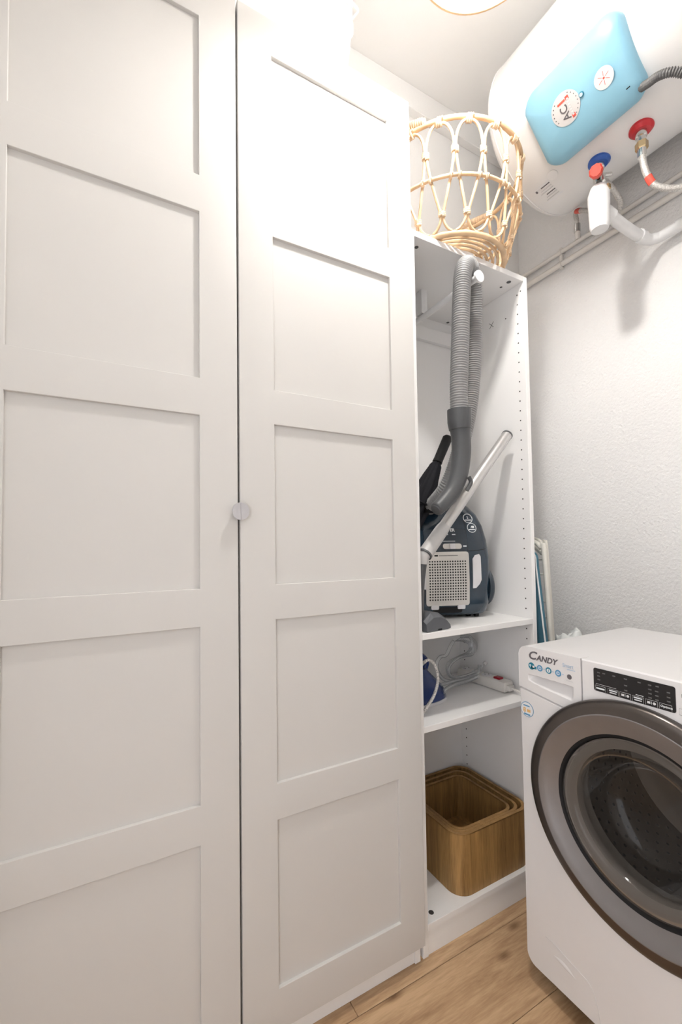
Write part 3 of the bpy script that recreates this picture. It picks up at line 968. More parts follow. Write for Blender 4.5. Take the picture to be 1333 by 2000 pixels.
# painted copper pipes on the wall
cp = empty('copper_pipe', (1.18, -0.3, 2.14))
tag(cp, 'upper painted pipe along the roughcast wall with a riser stub', 'pipe')
tube('pipe', [(1.176, hdraw_y(YB-0.004), 2.148), (1.176, hdraw_y(YF+0.004), 2.148)], 0.0075, 'paintpipe', cp, seg=14)
tube('riser', [(1.170, -0.0765, 2.150), (1.165, -0.079, 2.178)], 0.0085, 'paintpipe', cp, seg=14)
mount(cp)
lp_ = empty('copper_pipe', (1.18, -0.3, 2.1))
tube('pipe', [(1.176, hdraw_y(YB-0.004), 2.104), (1.176, hdraw_y(YF+0.004), 2.104)], 0.0095, 'paintpipe', lp_, seg=14)
mount(lp_)
tag(lp_, 'lower painted pipe along the roughcast wall beneath the other pipe', 'pipe')
pc = empty('pipe_clip', (1.18, -0.008, 2.126))
tag(pc, 'small painted double clip holding the two wall pipes', 'clip')
box('clip_plate', 1.176, 1.1895, -0.014, -0.002, 2.090, 2.166, 'paintpipe', pc, bevel=0.002)
for z_, r_ in ((2.148, 0.0095), (2.104, 0.0115)):
    tube('clip_ring', [(1.176, -0.014, z_), (1.176, -0.002, z_)], r_, 'paintpipe', pc, seg=16)
mount(pc)
# electric conduit
cdp = [(0.812, -0.449, 2.140), (0.798, -0.470, 2.123), (0.785, -0.495, 2.107), (0.79, -0.518, 2.095), (0.82, -0.545, 2.082), (0.90, -0.62, 2.075), (1.03, -0.69, 2.08), (1.186, -0.72, 2.066)]
Q = smooth_path(cdp, 40)
D = [0.0]
for a, b in zip(Q[:-1], Q[1:]): D.append(D[-1]+(b-a).length)
NQ = int(D[-1]/0.0009)
P, rr, j = [], [], 0
for i in range(NQ+1):
    t = D[-1]*i/NQ
    while j < len(D)-2 and D[j+1] < t: j += 1
    P.append(Q[j].lerp(Q[j+1], min(1, (t-D[j])/max(1e-9, D[j+1]-D[j]))))
    rr.append(0.0080+0.0011*math.cos(2*PI*t/0.0048))
Q = P
V, F = tube_geo(Q, rr, 12)
cdo = empty('electric_conduit', (0.81, -0.45, 2.14))
raw('corrugated_tube', V, F, 'conduit', cdo, False)
mount(cdo)
tag(cdo, 'dark grey corrugated conduit leaving the end of the blue heater cover', 'conduit')

# ================================================================== vacuum cleaner
vc = empty('vacuum_cleaner', (0.77, 0.2, S1))
tag(vc, 'navy blue canister vacuum cleaner standing upright with its grey hose hung up', 'vacuum cleaner')
PHI = math.radians(20)
VO = Vector((0.752, 0.138, S1))
VU = Vector((math.cos(PHI), -math.sin(PHI), 0))
VW = Vector((-math.sin(PHI), -math.cos(PHI), 0))
VZ = Vector((0, 0, 1))
def vp(u, v, w_):
    return VO+VU*u+VZ*v+VW*w_
secs = [(0.012, .138, -.012, -.135), (0.020, .146, -.004, -.142), (0.05, .157, 0, -.148), (0.12, .161, .004, -.15), (0.20, .160, .003, -.15), (0.26, .155, -.006, -.15), (0.31, .146, -.02, -.148), (0.35, .130, -.036, -.145), (0.38, .106, -.055, -.138), (0.394, .084, -.070, -.13), (0.400, .05, -.085, -.118)]
def sec(v):
    for a, b in zip(secs[:-1], secs[1:]):
        if v <= b[0]:
            t = (v-a[0])/(b[0]-a[0])
            return [a[i]+(b[i]-a[i])*t for i in range(1, 4)]
    return secs[-1][1:]
NS = 48
EX = 4.2
def wfront(u, v):
    hu, wf, wb = sec(v)
    hd = (wf-wb)/2
    return (wf+wb)/2+hd*max(0.0, 1-abs(u/hu)**EX)**(1/EX)
V, F = [], []
for v, hu, wf, wb in secs:
    hd, wc = (wf-wb)/2, (wf+wb)/2
    for k in range(NS):
        a = 2*PI*k/NS
        c, s_ = math.cos(a), math.sin(a)
        V.append(vp(hu*math.copysign(abs(c)**(2/EX), c), v, wc+hd*math.copysign(abs(s_)**(2/EX), s_)))
for i in range(len(secs)-1):
    for k in range(NS):
        F.append((i*NS+k, i*NS+(k+1) % NS, (i+1)*NS+(k+1) % NS, (i+1)*NS+k))
F.append(tuple(range(NS))[::-1]); F.append(tuple((len(secs)-1)*NS+k for k in range(NS)))
raw('canister', V, F, 'navy', vc, True).data.set_sharp_from_angle(angle=math.radians(40))
def vpatch(name, outline, off, m, parent, cell=0.012):
    """a thin plate that follows the curved front of the canister; outline in (u, v)"""
    bm = bmesh.new()
    f = bm.faces.new([bm.verts.new((u, v, 0)) for u, v in outline])
    r = bmesh.ops.extrude_face_region(bm, geom=[f])
    for q in r['geom']:
        if isinstance(q, bmesh.types.BMVert): q.co.z = 1
    us = [p[0] for p in outline]; vs = [p[1] for p in outline]
    c = min(us)+cell
    while c < max(us):
        bmesh.ops.bisect_plane(bm, geom=bm.verts[:]+bm.edges[:]+bm.faces[:], plane_co=(c, 0, 0), plane_no=(1, 0, 0)); c += cell
    c = min(vs)+cell
    while c < max(vs):
        bmesh.ops.bisect_plane(bm, geom=bm.verts[:]+bm.edges[:]+bm.faces[:], plane_co=(0, c, 0), plane_no=(0, 1, 0)); c += cell
    for q in bm.verts:
        u, v = q.co.x, q.co.y
        q.co = vp(u, v, wfront(u, v)+(off if q.co.z > 0.5 else -0.002))
    bmesh.ops.recalc_face_normals(bm, faces=bm.faces[:])
    return from_bm(name, bm, m, parent, angle=40)
gc = -0.008
gr = vpatch('exhaust_grille', [(gc+x, 0.134+y) for x, y in rrect(0.150, 0.178, 0.008, 3)], 0.004, 'silver', vc)
hl = []
for i in range(15):
    for j in range(15):
        u, v = gc-0.062+0.1232*i/14, 0.065+0.126*j/14
        hl.append((vp(u, v, wfront(u, v)+0.0041), VW, 0.0027, 0.0005))
discs('grille_holes', hl, 'black', gr, seg=8)
for x in (-0.046, 0.046):
    vpatch('grille_clip', [(gc+x+a, 0.040+b) for a, b in rrect(0.026, 0.014, 0.003, 2)], 0.007, 'paleacc', gr)
vpatch('lower_bumper', [(gc+x, 0.030+y) for x, y in rrect(0.10, 0.018, 0.004, 2)], 0.003, 'black', vc)
vpatch('control_panel', [(gc+x, 0.262+y) for x, y in rrect(0.150, 0.072, 0.006, 2)], 0.0015, 'navydull', vc)
sl_ = vpatch('power_slider', [(0.012+x, 0.241+y) for x, y in rrect(0.066, 0.018, 0.008, 4)], 0.004, 'silver', vc)
vpatch('slider_knob', [(0.012+x, 0.241+y) for x, y in rrect(0.018, 0.018, 0.002, 2)], 0.007, 'paleacc', sl_)
def vsurf(u0, v0, off=0.0022):
    return lambda x, y, z: vp(u0+x, v0+y, wfront(u0+x, v0+y)+off+z)
lettering('lettering', 'HOOVER', 0.0140, vsurf(-0.036, 0.291, 0.0036), 'print', vc, bold=0.0004, xs=1.1)
strip(vsurf(0.002, 0.258), -0.03, 0.022, -0.0006, 0.0012, 0.0004, 'print', 'print_line', vc)
strip(vsurf(-0.01, 0.280), -0.02, 0.012, -0.001, 0.0025, 0.0004, 'print', 'print_line', vc)
strip(vsurf(0.022, 0.279), -0.006, 0.006, 0, 0.003, 0.0004, 'print', 'print_line', vc)
strip(vsurf(0.057, 0.241), -0.006, 0.006, -0.002, 0.002, 0.0004, 'print', 'print_line', vc)
strip(vsurf(gc, 0.211, 0.0042), -0.045, -0.033, -0.003, 0.002, 0.0003, 'black', 'grille_badge', gr)
strip(vsurf(gc, 0.211, 0.0042), -0.03, 0.036, -0.0015, 0.0005, 0.0003, 'dimprint', 'grille_print', gr)
for i, (x, y) in enumerate(((-0.11, .312), (-0.112, .327), (-0.115, .341))):
    strip(vsurf(x, y), -0.014, 0.014, -0.0006, 0.0006, 0.0004, 'print', 'print_line', vc)
for u, v in ((0.084, 0.336), (0.092, 0.303)):
    fn = vsurf(u, v, 0.0008)
    tube('round_badge', [fn(0.0165*math.cos(2*PI*k/32), 0.0155*math.sin(2*PI*k/32), 0.0) for k in range(32)], 0.0013, 'print', vc, seg=6, closed=True, sm=0)
    lettering('badge_print', 'A' if v < 0.32 else '2', 0.012, lambda x, y, z: fn(x-0.004, y-0.0015, z), 'print', vc, bold=0.0003)
    if v < 0.32:
        strip(fn, 0.002, 0.009, -0.001, 0.007, 0.0003, 'print', 'badge_print', vc)
    strip(fn, -0.012, 0.012, -0.0075, -0.0045, 0.0003, 'print', 'badge_print', vc)
for s_ in (-1, 1):
    pts = [(0.078, 0.100), (0.079, 0.198), (0.088, 0.210), (0.104, 0.214), (0.109, 0.206), (0.110, 0.128), (0.104, 0.115), (0.090, 0.101)]
    pts = [(s_*(p[0]+0.002), p[1]) for p in pts]
    vpatch('side_accent', pts if s_ > 0 else pts[::-1], 0.003, 'paleacc', vc)
    c = vp(s_*0.150, 0.10, -0.075)
    Vw, Fw = tube_geo([c, c+VU*s_*0.010, c+VU*s_*0.016, c+VU*s_*0.019], [0.066, 0.068, 0.064, 0.05], 36)
    raw('wheel', Vw, Fw, 'navydull', vc, True).data.set_sharp_from_angle(angle=math.radians(35))
for u, w_ in ((-0.105, -0.03), (0.105, -0.03), (0.085, -0.05), (-0.105, -0.115), (0.105, -0.115)):
    c = vp(u, 0.009, w_)
    Vw, Fw = tube_geo([c-VU*0.006, c+VU*0.006], 0.009, 16)
    raw('caster', Vw, Fw, 'black', vc, True).data.set_sharp_from_angle(angle=math.radians(40))
# seam lines of the lid
for P in ([(0.068, 0.226), (0.10, 0.226), (0.13, 0.230), (0.150, 0.236)], [(0.068, 0.226), (0.068, 0.29), (0.066, 0.35)]):
    tube('lid_seam', [vp(u, v, wfront(u, v)+0.0003) for u, v in P], 0.0008, 'black', vc, seg=5, sm=4)
# ribbed hose: from the grip up over the rail and down to the canister
hpth = [(0.642, -0.034, 1.478), (0.641, -0.036, 1.56), (0.648, -0.037, 1.68), (0.656, -0.037, 1.80), (0.667, -0.034, 1.89), (0.684, -0.027, 1.936), (0.712, -0.018, 1.953), (0.744, -0.002, 1.936), (0.768, 0.018, 1.885), (0.781, 0.034, 1.80), (0.782, 0.043, 1.68), (0.770, 0.048, 1.56), (0.742, 0.052, 1.45), (0.712, 0.06, 1.35), (0.694, 0.085, 1.285), (0.700, 0.14, 1.25), (0.712, 0.185, 1.235)]
Q = smooth_path(hpth, 60)
# even spacing
D = [0.0]
for a, b in zip(Q[:-1], Q[1:]): D.append(D[-1]+(b-a).length)
step = 0.0012
NQ = int(D[-1]/step)
P, rr = [], []
j = 0
for i in range(NQ+1):
    t = D[-1]*i/NQ
    while j < len(D)-2 and D[j+1] < t: j += 1
    f = (t-D[j])/max(1e-9, D[j+1]-D[j])
    P.append(Q[j].lerp(Q[j+1], min(1, f)))
    rr.append(0.0243+0.0017*math.cos(2*PI*t/0.0072))
V, F = tube_geo(P, rr, 24)
raw('hose', V, F, 'hose', vc, True)['label'] = 'long ribbed grey hose draped over the rail'
gp = [(0.642, -0.034, 1.492), (0.6425, -0.0335, 1.47), (0.648, -0.032, 1.42), (0.650, -0.030, 1.37), (0.640, -0.028, 1.31), (0.617, -0.026, 1.263), (0.586, -0.024, 1.230), (0.562, -0.022, 1.210), (0.556, -0.022, 1.2055)]
tube('grip', gp, [0.0325, 0.0315, 0.0275, 0.0275, 0.026, 0.024, 0.0222, 0.0205, 0.014], 'wand', vc, seg=24, sm=6)
tube('grip_collar', [(0.6418, -0.0342, 1.497), (0.6425, -0.0335, 1.462), (0.644, -0.033, 1.440)], [0.0338, 0.0338, 0.0305], 'wand', vc, seg=24, sm=4)
tube('trigger', [(0.652, -0.055, 1.30), (0.660, -0.055, 1.285), (0.648, -0.05, 1.262)], 0.006, 'wand', vc, seg=10)
lathe('hose_socket', [(0.0, 0.012), (0.034, 0.010), (0.036, -0.01), (0.0, -0.012)], 'black', vc, (0.712, 0.185, 1.225), seg=24)
adopt(vc)

# telescopic tube leaning across the vacuum
vt = empty('vacuum_tube', (0.56, 0.03, S1))
tag(vt, 'brushed metal vacuum tube leaning diagonally in front of the blue vacuum cleaner', 'vacuum tube')
ta, tb = Vector((0.945, 0.052, 1.478)), Vector((0.550, 0.018, 1.084))
tdir = (tb-ta).normalized()
TL = (tb-ta).length
tube('pipe', [ta, ta+tdir*(TL*0.84)], 0.0174, 'alu', vt, seg=28, sm=0)
tube('pipe_end', [ta-tdir*0.0012, ta+tdir*0.004], 0.0184, 'wand', vt, seg=28, sm=0)
tube('collar', [ta+tdir*TL*0.80, ta+tdir*TL*0.825, ta+tdir*TL*0.985, ta+tdir*TL], [0.0182, 0.0202, 0.0212, 0.0212], 'greypl', vt, seg=28, sm=0)
tube('collar_ring', [ta+tdir*TL*0.998, ta+tdir*TL*1.008], 0.0214, 'wand', vt, seg=28, sm=0)
tube('connector', [ta+tdir*TL*1.005, ta+tdir*TL*1.018, ta+tdir*TL*1.022+Vector((0.0, 0.002, -0.02))], [0.0175, 0.016, 0.0145], 'greypl', vt, seg=24, sm=4)
e = ta+tdir*TL*1.022
tube('neck', [e+Vector((0.0, 0.004, -0.015)), Vector((0.5345, 0.026, 1.0)), Vector((0.5345, 0.032, 0.93)), Vector((0.552, 0.045, 0.89))], [0.0135, 0.0135, 0.014, 0.014], 'wand', vt, seg=20, sm=6)
# floor head: a wedge lying on the shelf
bm = bmesh.new()
sec_n = [(-0.030, 0.002, 0.030), (0.0, 0.001, 0.052), (0.030, 0.001, 0.050), (0.056, 0.001, 0.034), (0.070, 0.003, 0.016)]
V, F = [], []
ax = Vector((0.90, 0.10, 0)).normalized(); ay = Vector((-0.10, 0.90, 0)).normalized()
o_ = Vector((0.566, 0.058, S1))
for t, z0_, z1_ in sec_n:
    for wd, zz in ((-0.048, z0_), (-0.046, z1_*0.75), (-0.034, z1_), (0.10, z1_), (0.115, z1_*0.75), (0.118, z0_)):
        V.append(o_+ax*t+ay*wd+VZ*zz)
for i in range(len(sec_n)-1):
    for k in range(6):
        F.append((i*6+k, i*6+(k+1) % 6, (i+1)*6+(k+1) % 6, (i+1)*6+k))
F += [tuple(range(6))[::-1], tuple(24+k for k in range(6))]
fh = raw('floor_head', V, F, 'nozzle', vt)
box('brush_strip', 0.556, 0.602, 0.012, 0.022, S1+0.0005, S1+0.006, 'black', fh)
adopt(vt)

# folded umbrella behind the hose
um = empty('umbrella', (0.535, 0.215, S1))
tag(um, 'folded black umbrella leaning behind the vacuum cleaner with its handle up', 'umbrella')
u0, u1 = Vector((0.818, 0.200, 1.492)), Vector((0.572, 0.212, 1.03))
ud = (u1-u0).normalized(); UL = (u1-u0).length
tube('handle', [u0-ud*0.004, u0, u0+ud*0.006, u0+ud*0.095, u0+ud*0.108, u0+ud*0.112], [0.006, 0.013, 0.0172, 0.0165, 0.0175, 0.013], 'black', um, seg=20, sm=0)
V, F = [], []
prof = [(0.108, .012), (0.125, .020), (0.17, .027), (0.22, .036), (0.27, .041), (0.30, .040), (0.36, .033), (0.44, .024), (UL, .008)]
uu = ud.orthogonal().normalized(); uv = ud.cross(uu)
NS = 40
for t, r in prof:
    for k in range(NS):
        a = 2*PI*k/NS+t*2.2
        rr_ = r*(1+0.17*math.sin(8*a)*min(1, t/0.2))
        V.append(u0+ud*t+uu*math.cos(a)*rr_+uv*math.sin(a)*rr_)
for i in range(len(prof)-1):
    for k in range(NS):
        F.append((i*NS+k, i*NS+(k+1) % NS, (i+1)*NS+(k+1) % NS, (i+1)*NS+k))
F += [tuple(range(NS))[::-1], tuple((len(prof)-1)*NS+k for k in range(NS))]
raw('canopy', V, F, 'fabricblack', um, True)
tube('shaft', [u0+ud*(UL-0.01), u0+ud*(UL+0.03), Vector((0.533, 0.215, S1+0.004))], 0.005, 'steel', um, seg=10, sm=0)
tube('closing_strap', [u0+ud*0.285+uu*math.cos(q)*0.047+uv*math.sin(q)*0.047 for q in [2*PI*i/20 for i in range(20)]], 0.004, 'fabricblack', um, seg=6, closed=True, sm=0)
adopt(um)

# ================================================================== lower shelf
ir = empty('clothes_iron', (0.62, 0.14, S2))
tag(ir, 'dark blue clothes iron with pale soleplate and woven cord on the lower shelf', 'iron')
def iron_out(sx, sy, n=28):
    pts = []
    for k in range(n):
        t = k/(n-1)
        x = 0.75-t*0.0
        pts.append(t)
    out = []
    for k in range(n+1):
        a = -PI/2+PI*k/n
        tip = math.cos(a)
        out.append((0.5*tip**0.8, 0.5*math.sin(a)))
    out += [(-0.5, 0.42), (-0.55, 0.30), (-0.55, -0.30), (-0.5, -0.42)]
    return [(x*sx, y*sy) for x, y in out]
IO = Vector((0.645, 0.160, S2))
ia = math.radians(8)
ix, iy = Vector((math.cos(ia), math.sin(ia), 0)), Vector((-math.sin(ia), math.cos(ia), 0))
prism('soleplate', iron_out(0.190, 0.112), IO+VZ*0.0008, ix, iy, VZ, 0.009, 'paleacc', ir)
V, F = [], []
lev = [(0.0098, 0.985, 0), (0.02, 0.98, 0), (0.035, 0.93, -0.002), (0.055, 0.78, -0.006), (0.075, 0.60, -0.012), (0.095, 0.46, -0.02), (0.105, 0.40, -0.024)]
for h, s_, dx in lev:
    oo = iron_out(0.186*s_, 0.108*s_*(1-0.2*(1-s_)))
    for x, y in oo: V.append(IO+ix*(x+dx)+iy*y+VZ*h)
nn = len(oo)
for i in range(len(lev)-1):
    for k in range(nn):
        F.append((i*nn+k, i*nn+(k+1) % nn, (i+1)*nn+(k+1) % nn, (i+1)*nn+k))
F += [tuple(range(nn))[::-1], tuple((len(lev)-1)*nn+k for k in range(nn))]
raw('iron_body', V, F, 'ironblue', ir, True).data.set_sharp_from_angle(angle=math.radians(40))
tube('iron_handle', [IO+ix*0.012+VZ*0.10, IO+ix*0.018+VZ*0.125, IO-ix*0.02+VZ*0.15, IO-ix*0.075+VZ*0.148, IO-ix*0.10+VZ*0.12, IO-ix*0.10+VZ*0.07], 0.011, 'ironblue', ir, seg=14)
tube('power_cord', [IO-ix*0.098+VZ*0.07+iy*0.0, (0.55, 0.10, 0.70), (0.565, 0.075, 0.745), (0.595, 0.07, 0.765), (0.622, 0.07, 0.745), (0.632, 0.07, 0.70), (0.615, 0.068, 0.66), (0.585, 0.065, 0.632), (0.555, 0.06, 0.616), (0.53, 0.09, 0.614)], 0.0046, 'cord', ir, seg=10)
adopt(ir)

def Yp(px, py, y):    # the point of depth y that shows at a pixel of the 1333 x 2000 photograph
    d = Fv+R2*((px-PCX)/FPX)+U2*((PCY-py)/FPX)
    return CAM+d*((y-CAM.y)/d.y)
pv = empty('clear_plastic_tubing', (0.78, 0.2, S2))
tag(pv, 'loops of clear plastic tubing lying between the blue iron and the power strip', 'tubing')
sp = lambda pts, y0, y1: [Yp(815+a*0.1538, 1230+b*0.1538, y0+(y1-y0)*i/(len(pts)-1)) for i, (a, b) in enumerate(pts)]
l1 = sp([(560, 90), (660, 85), (735, 120), (768, 190), (750, 275), (690, 315), (600, 330), (520, 360), (440, 420), (400, 490), (410, 560), (470, 605), (580, 595), (700, 555), (790, 500), (850, 440)], .205, .165)
l2 = sp([(465, 140), (420, 220), (372, 320), (300, 345), (260, 400), (250, 480), (285, 570), (360, 640), (480, 650), (620, 620), (760, 560), (830, 500)], .180, .165)
l3 = sp([(330, 790), (400, 735), (500, 690), (640, 650), (780, 590)], .12, .155)
l4 = sp([(300, 700), (400, 670), (520, 640), (640, 610), (760, 570)], .13, .16)
def above(P, z): return [Vector((min(p.x, 0.908), p.y, min(S1-0.026, max(p.z, z)))) for p in P]
tube('tubing', above(l1, S2+.008), 0.0058, 'pvc', pv, seg=12)
tube('tubing', above(l2, S2+.008), 0.0062, 'pvc', pv, seg=12)
tube('tubing', above(l3, S2+.0085), 0.0068, 'pvc', pv, seg=12)
tube('tubing', above(l4, S2+.008), 0.0052, 'pvc', pv, seg=12)
V, F = [], []
for a, b in zip(smooth_path(l1, 4), smooth_path(sp([(470, 150), (560, 150), (640, 180), (660, 230), (640, 270), (590, 300), (540, 320), (480, 350), (420, 380), (370, 440), (370, 530), (430, 620), (560, 625), (690, 590), (790, 530), (840, 470)], .202, .163), 4)):
    V += [Vector((a.x, a.y, min(S1-.026, max(a.z, S2+.006)))), Vector((b.x, b.y, min(S1-.026, max(b.z, S2+.003))))]
for i in range(len(V)//2-1):
    F.append((2*i, 2*i+1, 2*i+3, 2*i+2))
me = raw('clear_sleeve', V, F, 'pvc', pv, True)
md = me.modifiers.new('thickness', 'SOLIDIFY'); md.thickness = 0.0008
tube('tubing_end', [l1[-1], l1[-1]+(l1[-1]-l1[-2]).normalized()*0.012], 0.0068, 'greypl', pv, seg=12)
adopt(pv)

ps = empty('power_strip', (0.955, 0.16, S2))
tag(ps, 'white multi-socket power strip with a red rocker switch on the lower shelf', 'power strip')
PA, PB = Vector((0.945, 0.072, S2)), Vector((0.938, 0.285, S2))
pd = (PB-PA).normalized(); pn = Vector((pd.y, -pd.x, 0))
def pbox(name, a0, a1, b0, b1, z0_, z1_, m, parent, bev=0.002):
    bm = bmesh.new(); add_box(bm, b0, b1, a0, a1, z0_, z1_, bev, 2)
    Mx = Matrix((pn, pd, VZ)).transposed().to_4x4(); Mx.translation = PA
    bmesh.ops.transform(bm, matrix=Mx, verts=bm.verts[:])
    return from_bm(name, bm, m, parent, angle=35)
bd = pbox('strip_body', 0.0, 0.212, -0.024, 0.024, 0.0008, 0.036, 'strip', ps, 0.006)
pbox('cable_gland', -0.012, 0.002, -0.013, 0.013, 0.008, 0.026, 'strip', ps)
sw = pbox('rocker_switch', 0.030, 0.056, -0.012, 0.012, 0.034, 0.043, 'redsw', ps, 0.004)
for i in range(3):
    a = 0.075+i*0.046
    c = PA+pd*(a+0.017)+VZ*0.0362
    so = disc('socket', c, (0, 0, 1), 0.0185, 0.0012, 'paleacc', ps, seg=24)
    for q in (-0.0095, 0.0095):
        disc('socket_hole', c+pn*q+VZ*0.001, (0, 0, 1), 0.0026, 0.0006, 'hole', so, seg=10)
    disc('socket_pin', c+pd*0.010+VZ*0.001, (0, 0, 1), 0.0024, 0.006, 'steel', so, seg=10)
tube('power_cord', [PA-pd*0.010+VZ*0.016, PA-pd*0.030+VZ*0.013+pn*0.004, PA-pd*0.046+VZ*0.007+pn*0.012, PA-pd*0.055+VZ*0.0048+pn*0.022, PA-pd*0.035+VZ*0.0048+pn*0.029], 0.0042, 'strip', ps, seg=10)
adopt(ps)

# ================================================================== nested wooden boxes
def wbox(x0, x1, y0, y1, z0_, h, rad, t, label):
    e_ = empty('wooden_box', ((x0+x1)/2, (y0+y1)/2, z0_))
    tag(e_, label, 'box', 'nested oak boxes at the bottom of the open cabinet')
    cx, cy = (x0+x1)/2, (y0+y1)/2
    o_ = rrect(x1-x0, y1-y0, rad, 10)
    i_ = rrect(x1-x0-2*t, y1-y0-2*t, max(0.004, rad-t), 10)
    n = len(o_)
    b = 0.0015
    def ring(p, z, s=0):
        return [(cx+x, cy+y, z) for x, y in p]
    V = ring(o_, z0_)+ring(o_, z0_+h-0.001)+ring(i_, z0_+h-0.001)+ring(i_, z0_+0.008)
    F = []
    for i in range(3):
        if i == 1: continue
        for k in range(n):
            F.append((i*n+k, i*n+(k+1) % n, (i+1)*n+(k+1) % n, (i+1)*n+k))
    F.append(tuple(range(n))[::-1]); F.append(tuple(3*n+k for k in range(n)))
    w_ = raw('side_wall', V, F, 'oak', e_, True); w_.data.set_sharp_from_angle(angle=math.radians(30))
    V = []; F = []
    for p, z in ((o_, h-0.003), (o_, h-0.0008), (rrect(x1-x0-0.0016, y1-y0-0.0016, rad-0.0008, 10), h), (rrect(x1-x0-2*t+0.0016, y1-y0-2*t+0.0016, rad-t+0.0008, 10), h), (i_, h-0.0008), (i_, h-0.003)):
        V += ring(p, z0_+z)
    for i in range(5):
        for k in range(n):
            F.append((i*n+k, i*n+(k+1) % n, (i+1)*n+(k+1) % n, (i+1)*n+k))
    r_ = raw('rim', V, F, 'oakrim', e_, True); r_.data.set_sharp_from_angle(angle=math.radians(30))
    adopt(e_)
zb = 0.0835
wbox(0.646, 0.966, 0.014, 0.326, zb, 0.176, 0.050, 0.0110, 'outermost of the three nested oak boxes with rounded corners')
wbox(0.6600, 0.9440, 0.0280, 0.3070, zb+0.0085, 0.164, 0.044, 0.0105, 'middle one of the three nested oak boxes with rounded corners')
wbox(0.6740, 0.9220, 0.0420, 0.2880, zb+0.017, 0.152, 0.040, 0.0105, 'innermost of the three nested oak boxes with rounded corners')

# ================================================================== washing machine
WX0, WX1, WY0, WY1, WZ0, WZ1 = 0.700, 1.178, -0.166, -0.766, 0.045, 0.846
DYc, DZc = -0.447, 0.535
wm = empty('washing_machine', ((WX0+WX1)/2, (WY0+WY1)/2, 0))
tag(wm, 'white front-loading washing machine with a dark grey round door', 'washing machine')
# cabinet shell, open at the front
bm = bmesh.new()
o_ = rrect(abs(WY1-WY0), WZ1-WZ0, 0.026, 6)
ycen, zcen = (WY0+WY1)/2, (WZ0+WZ1)/2
n = len(o_)
i_ = rrect(abs(WY1-WY0)-0.012, WZ1-WZ0-0.012, 0.021, 6)
V = [(x, ycen+a, zcen+b) for x in (WX0+0.032, WX1-0.006, ) for a, b in o_]
V += [(WX1, ycen+a*0.98, zcen+b*0.985) for a, b in o_]
V += [(WX0+0.032, ycen+a, zcen+b) for a, b in i_]+[(WX1-0.008, ycen+a, zcen+b) for a, b in i_]
F = []
for i, j in ((0, 1), (1, 2), (0, 3), (3, 4)):
    for k in range(n):
        F.append((i*n+k, i*n+(k+1) % n, j*n+(k+1) % n, j*n+k))
F.append(tuple(2*n+k for k in range(n))); F.append(tuple(4*n+k for k in range(n)))
raw('cabinet_shell', V, F, 'enamel', wm, True).data.set_sharp_from_angle(angle=math.radians(35))
# rounded outline of the whole front, cut by the seam between fascia and lower panel
SEAM_L, SEAM_R = 0.738, 0.716           # seam dips towards the door
DRAW = -0.333                            # drawer / control fascia joint
front = [(ycen+a, zcen+b) for a, b in rrect(abs(WY1-WY0), WZ1-WZ0, 0.026, 8)]
def seam_z(y):
    t = min(1, max(0, (WY0-y)/0.16))
    if y < DRAW: t = 1
    return SEAM_L+(SEAM_R-SEAM_L)*t
def clip(poly, f):
    out = []
    for i in range(len(poly)):
        p, q = poly[i], poly[(i+1) % len(poly)]
        fp, fq = f(p), f(q)
        if fp >= 0: out.append(p)
        if fp*fq < 0:
            t = fp/(fp-fq)
            out.append((p[0]+(q[0]-p[0])*t, p[1]+(q[1]-p[1])*t))
    return out
def dense(poly, d=0.02):
    out = []
    for i in range(len(poly)):
        p, q = poly[i], poly[(i+1) % len(poly)]
        k = max(1, int(math.hypot(q[0]-p[0], q[1]-p[1])/d))
        for j in range(k):
            out.append((p[0]+(q[0]-p[0])*j/k, p[1]+(q[1]-p[1])*j/k))
    return out
def polar_plate(name, poly, R, x0, x1, m, parent, bevel=0.004):
    """plate with the polygon outline and a round hole about the door axis, bevelled outer edge"""
    N_ = 180
    def hit(a):
        dy, dz = math.cos(a), math.sin(a)
        best = 1e9
        for i in range(len(poly)):
            (y0, z0_), (y1, z1_) = poly[i], poly[(i+1) % len(poly)]
            ey, ez = y1-y0, z1_-z0_
            den = dy*ez-dz*ey
            if abs(den) < 1e-12: continue
            t = ((y0-DYc)*ez-(z0_-DZc)*ey)/den
            s_ = ((y0-DYc)*dz-(z0_-DZc)*dy)/den
            if t > 0 and -1e-9 <= s_ <= 1+1e-9: best = min(best, t)
        return best
    angs = sorted({2*PI*k/N_ for k in range(N_)} | {math.atan2(z-DZc, y-DYc) % (2*PI) for y, z in poly})
    V = []
    rows = []
    for kind in range(5):
        for a in angs:
            h = hit(a)
            if kind == 0: r, x = R, x1
            elif kind == 1: r, x = R, x0
            elif kind == 2: r, x = h-bevel, x0
            elif kind == 3: r, x = h, x0+bevel
            else: r, x = h, x1
            V.append((x, DYc+r*math.cos(a), DZc+r*math.sin(a)))
    n = len(angs)
    F = []
    for i in range(4):
        for k in range(n):
            F.append((i*n+k, i*n+(k+1) % n, (i+1)*n+(k+1) % n, (i+1)*n+k))
    for k in range(n):
        F.append((k, (k+1) % n, 4*n+(k+1) % n, 4*n+k))
    o = raw(name, V, F, m, parent, True)
    o.data.set_sharp_from_angle(angle=math.radians(25))
    return o
GAP = 0.0012
low = dense(front)
low = clip(low, lambda p: seam_z(p[0])-GAP-p[1])
for i in range(len(low)):
    p, q = low[i], low[(i+1) % len(low)]
    if abs(p[0]-q[0]) > 0.4 and min(p[1], q[1]) > 0.6:
        m_ = [(p[0]+(q[0]-p[0])*k/60, 0) for k in range(1, 60)]
        low[i+1:i+1] = [(y, seam_z(y)-GAP) for y, _ in m_]
        break
fp_ = polar_plate('front_panel', low, 0.168, WX0, WX0+0.032, 'enamel', wm, 0.005)
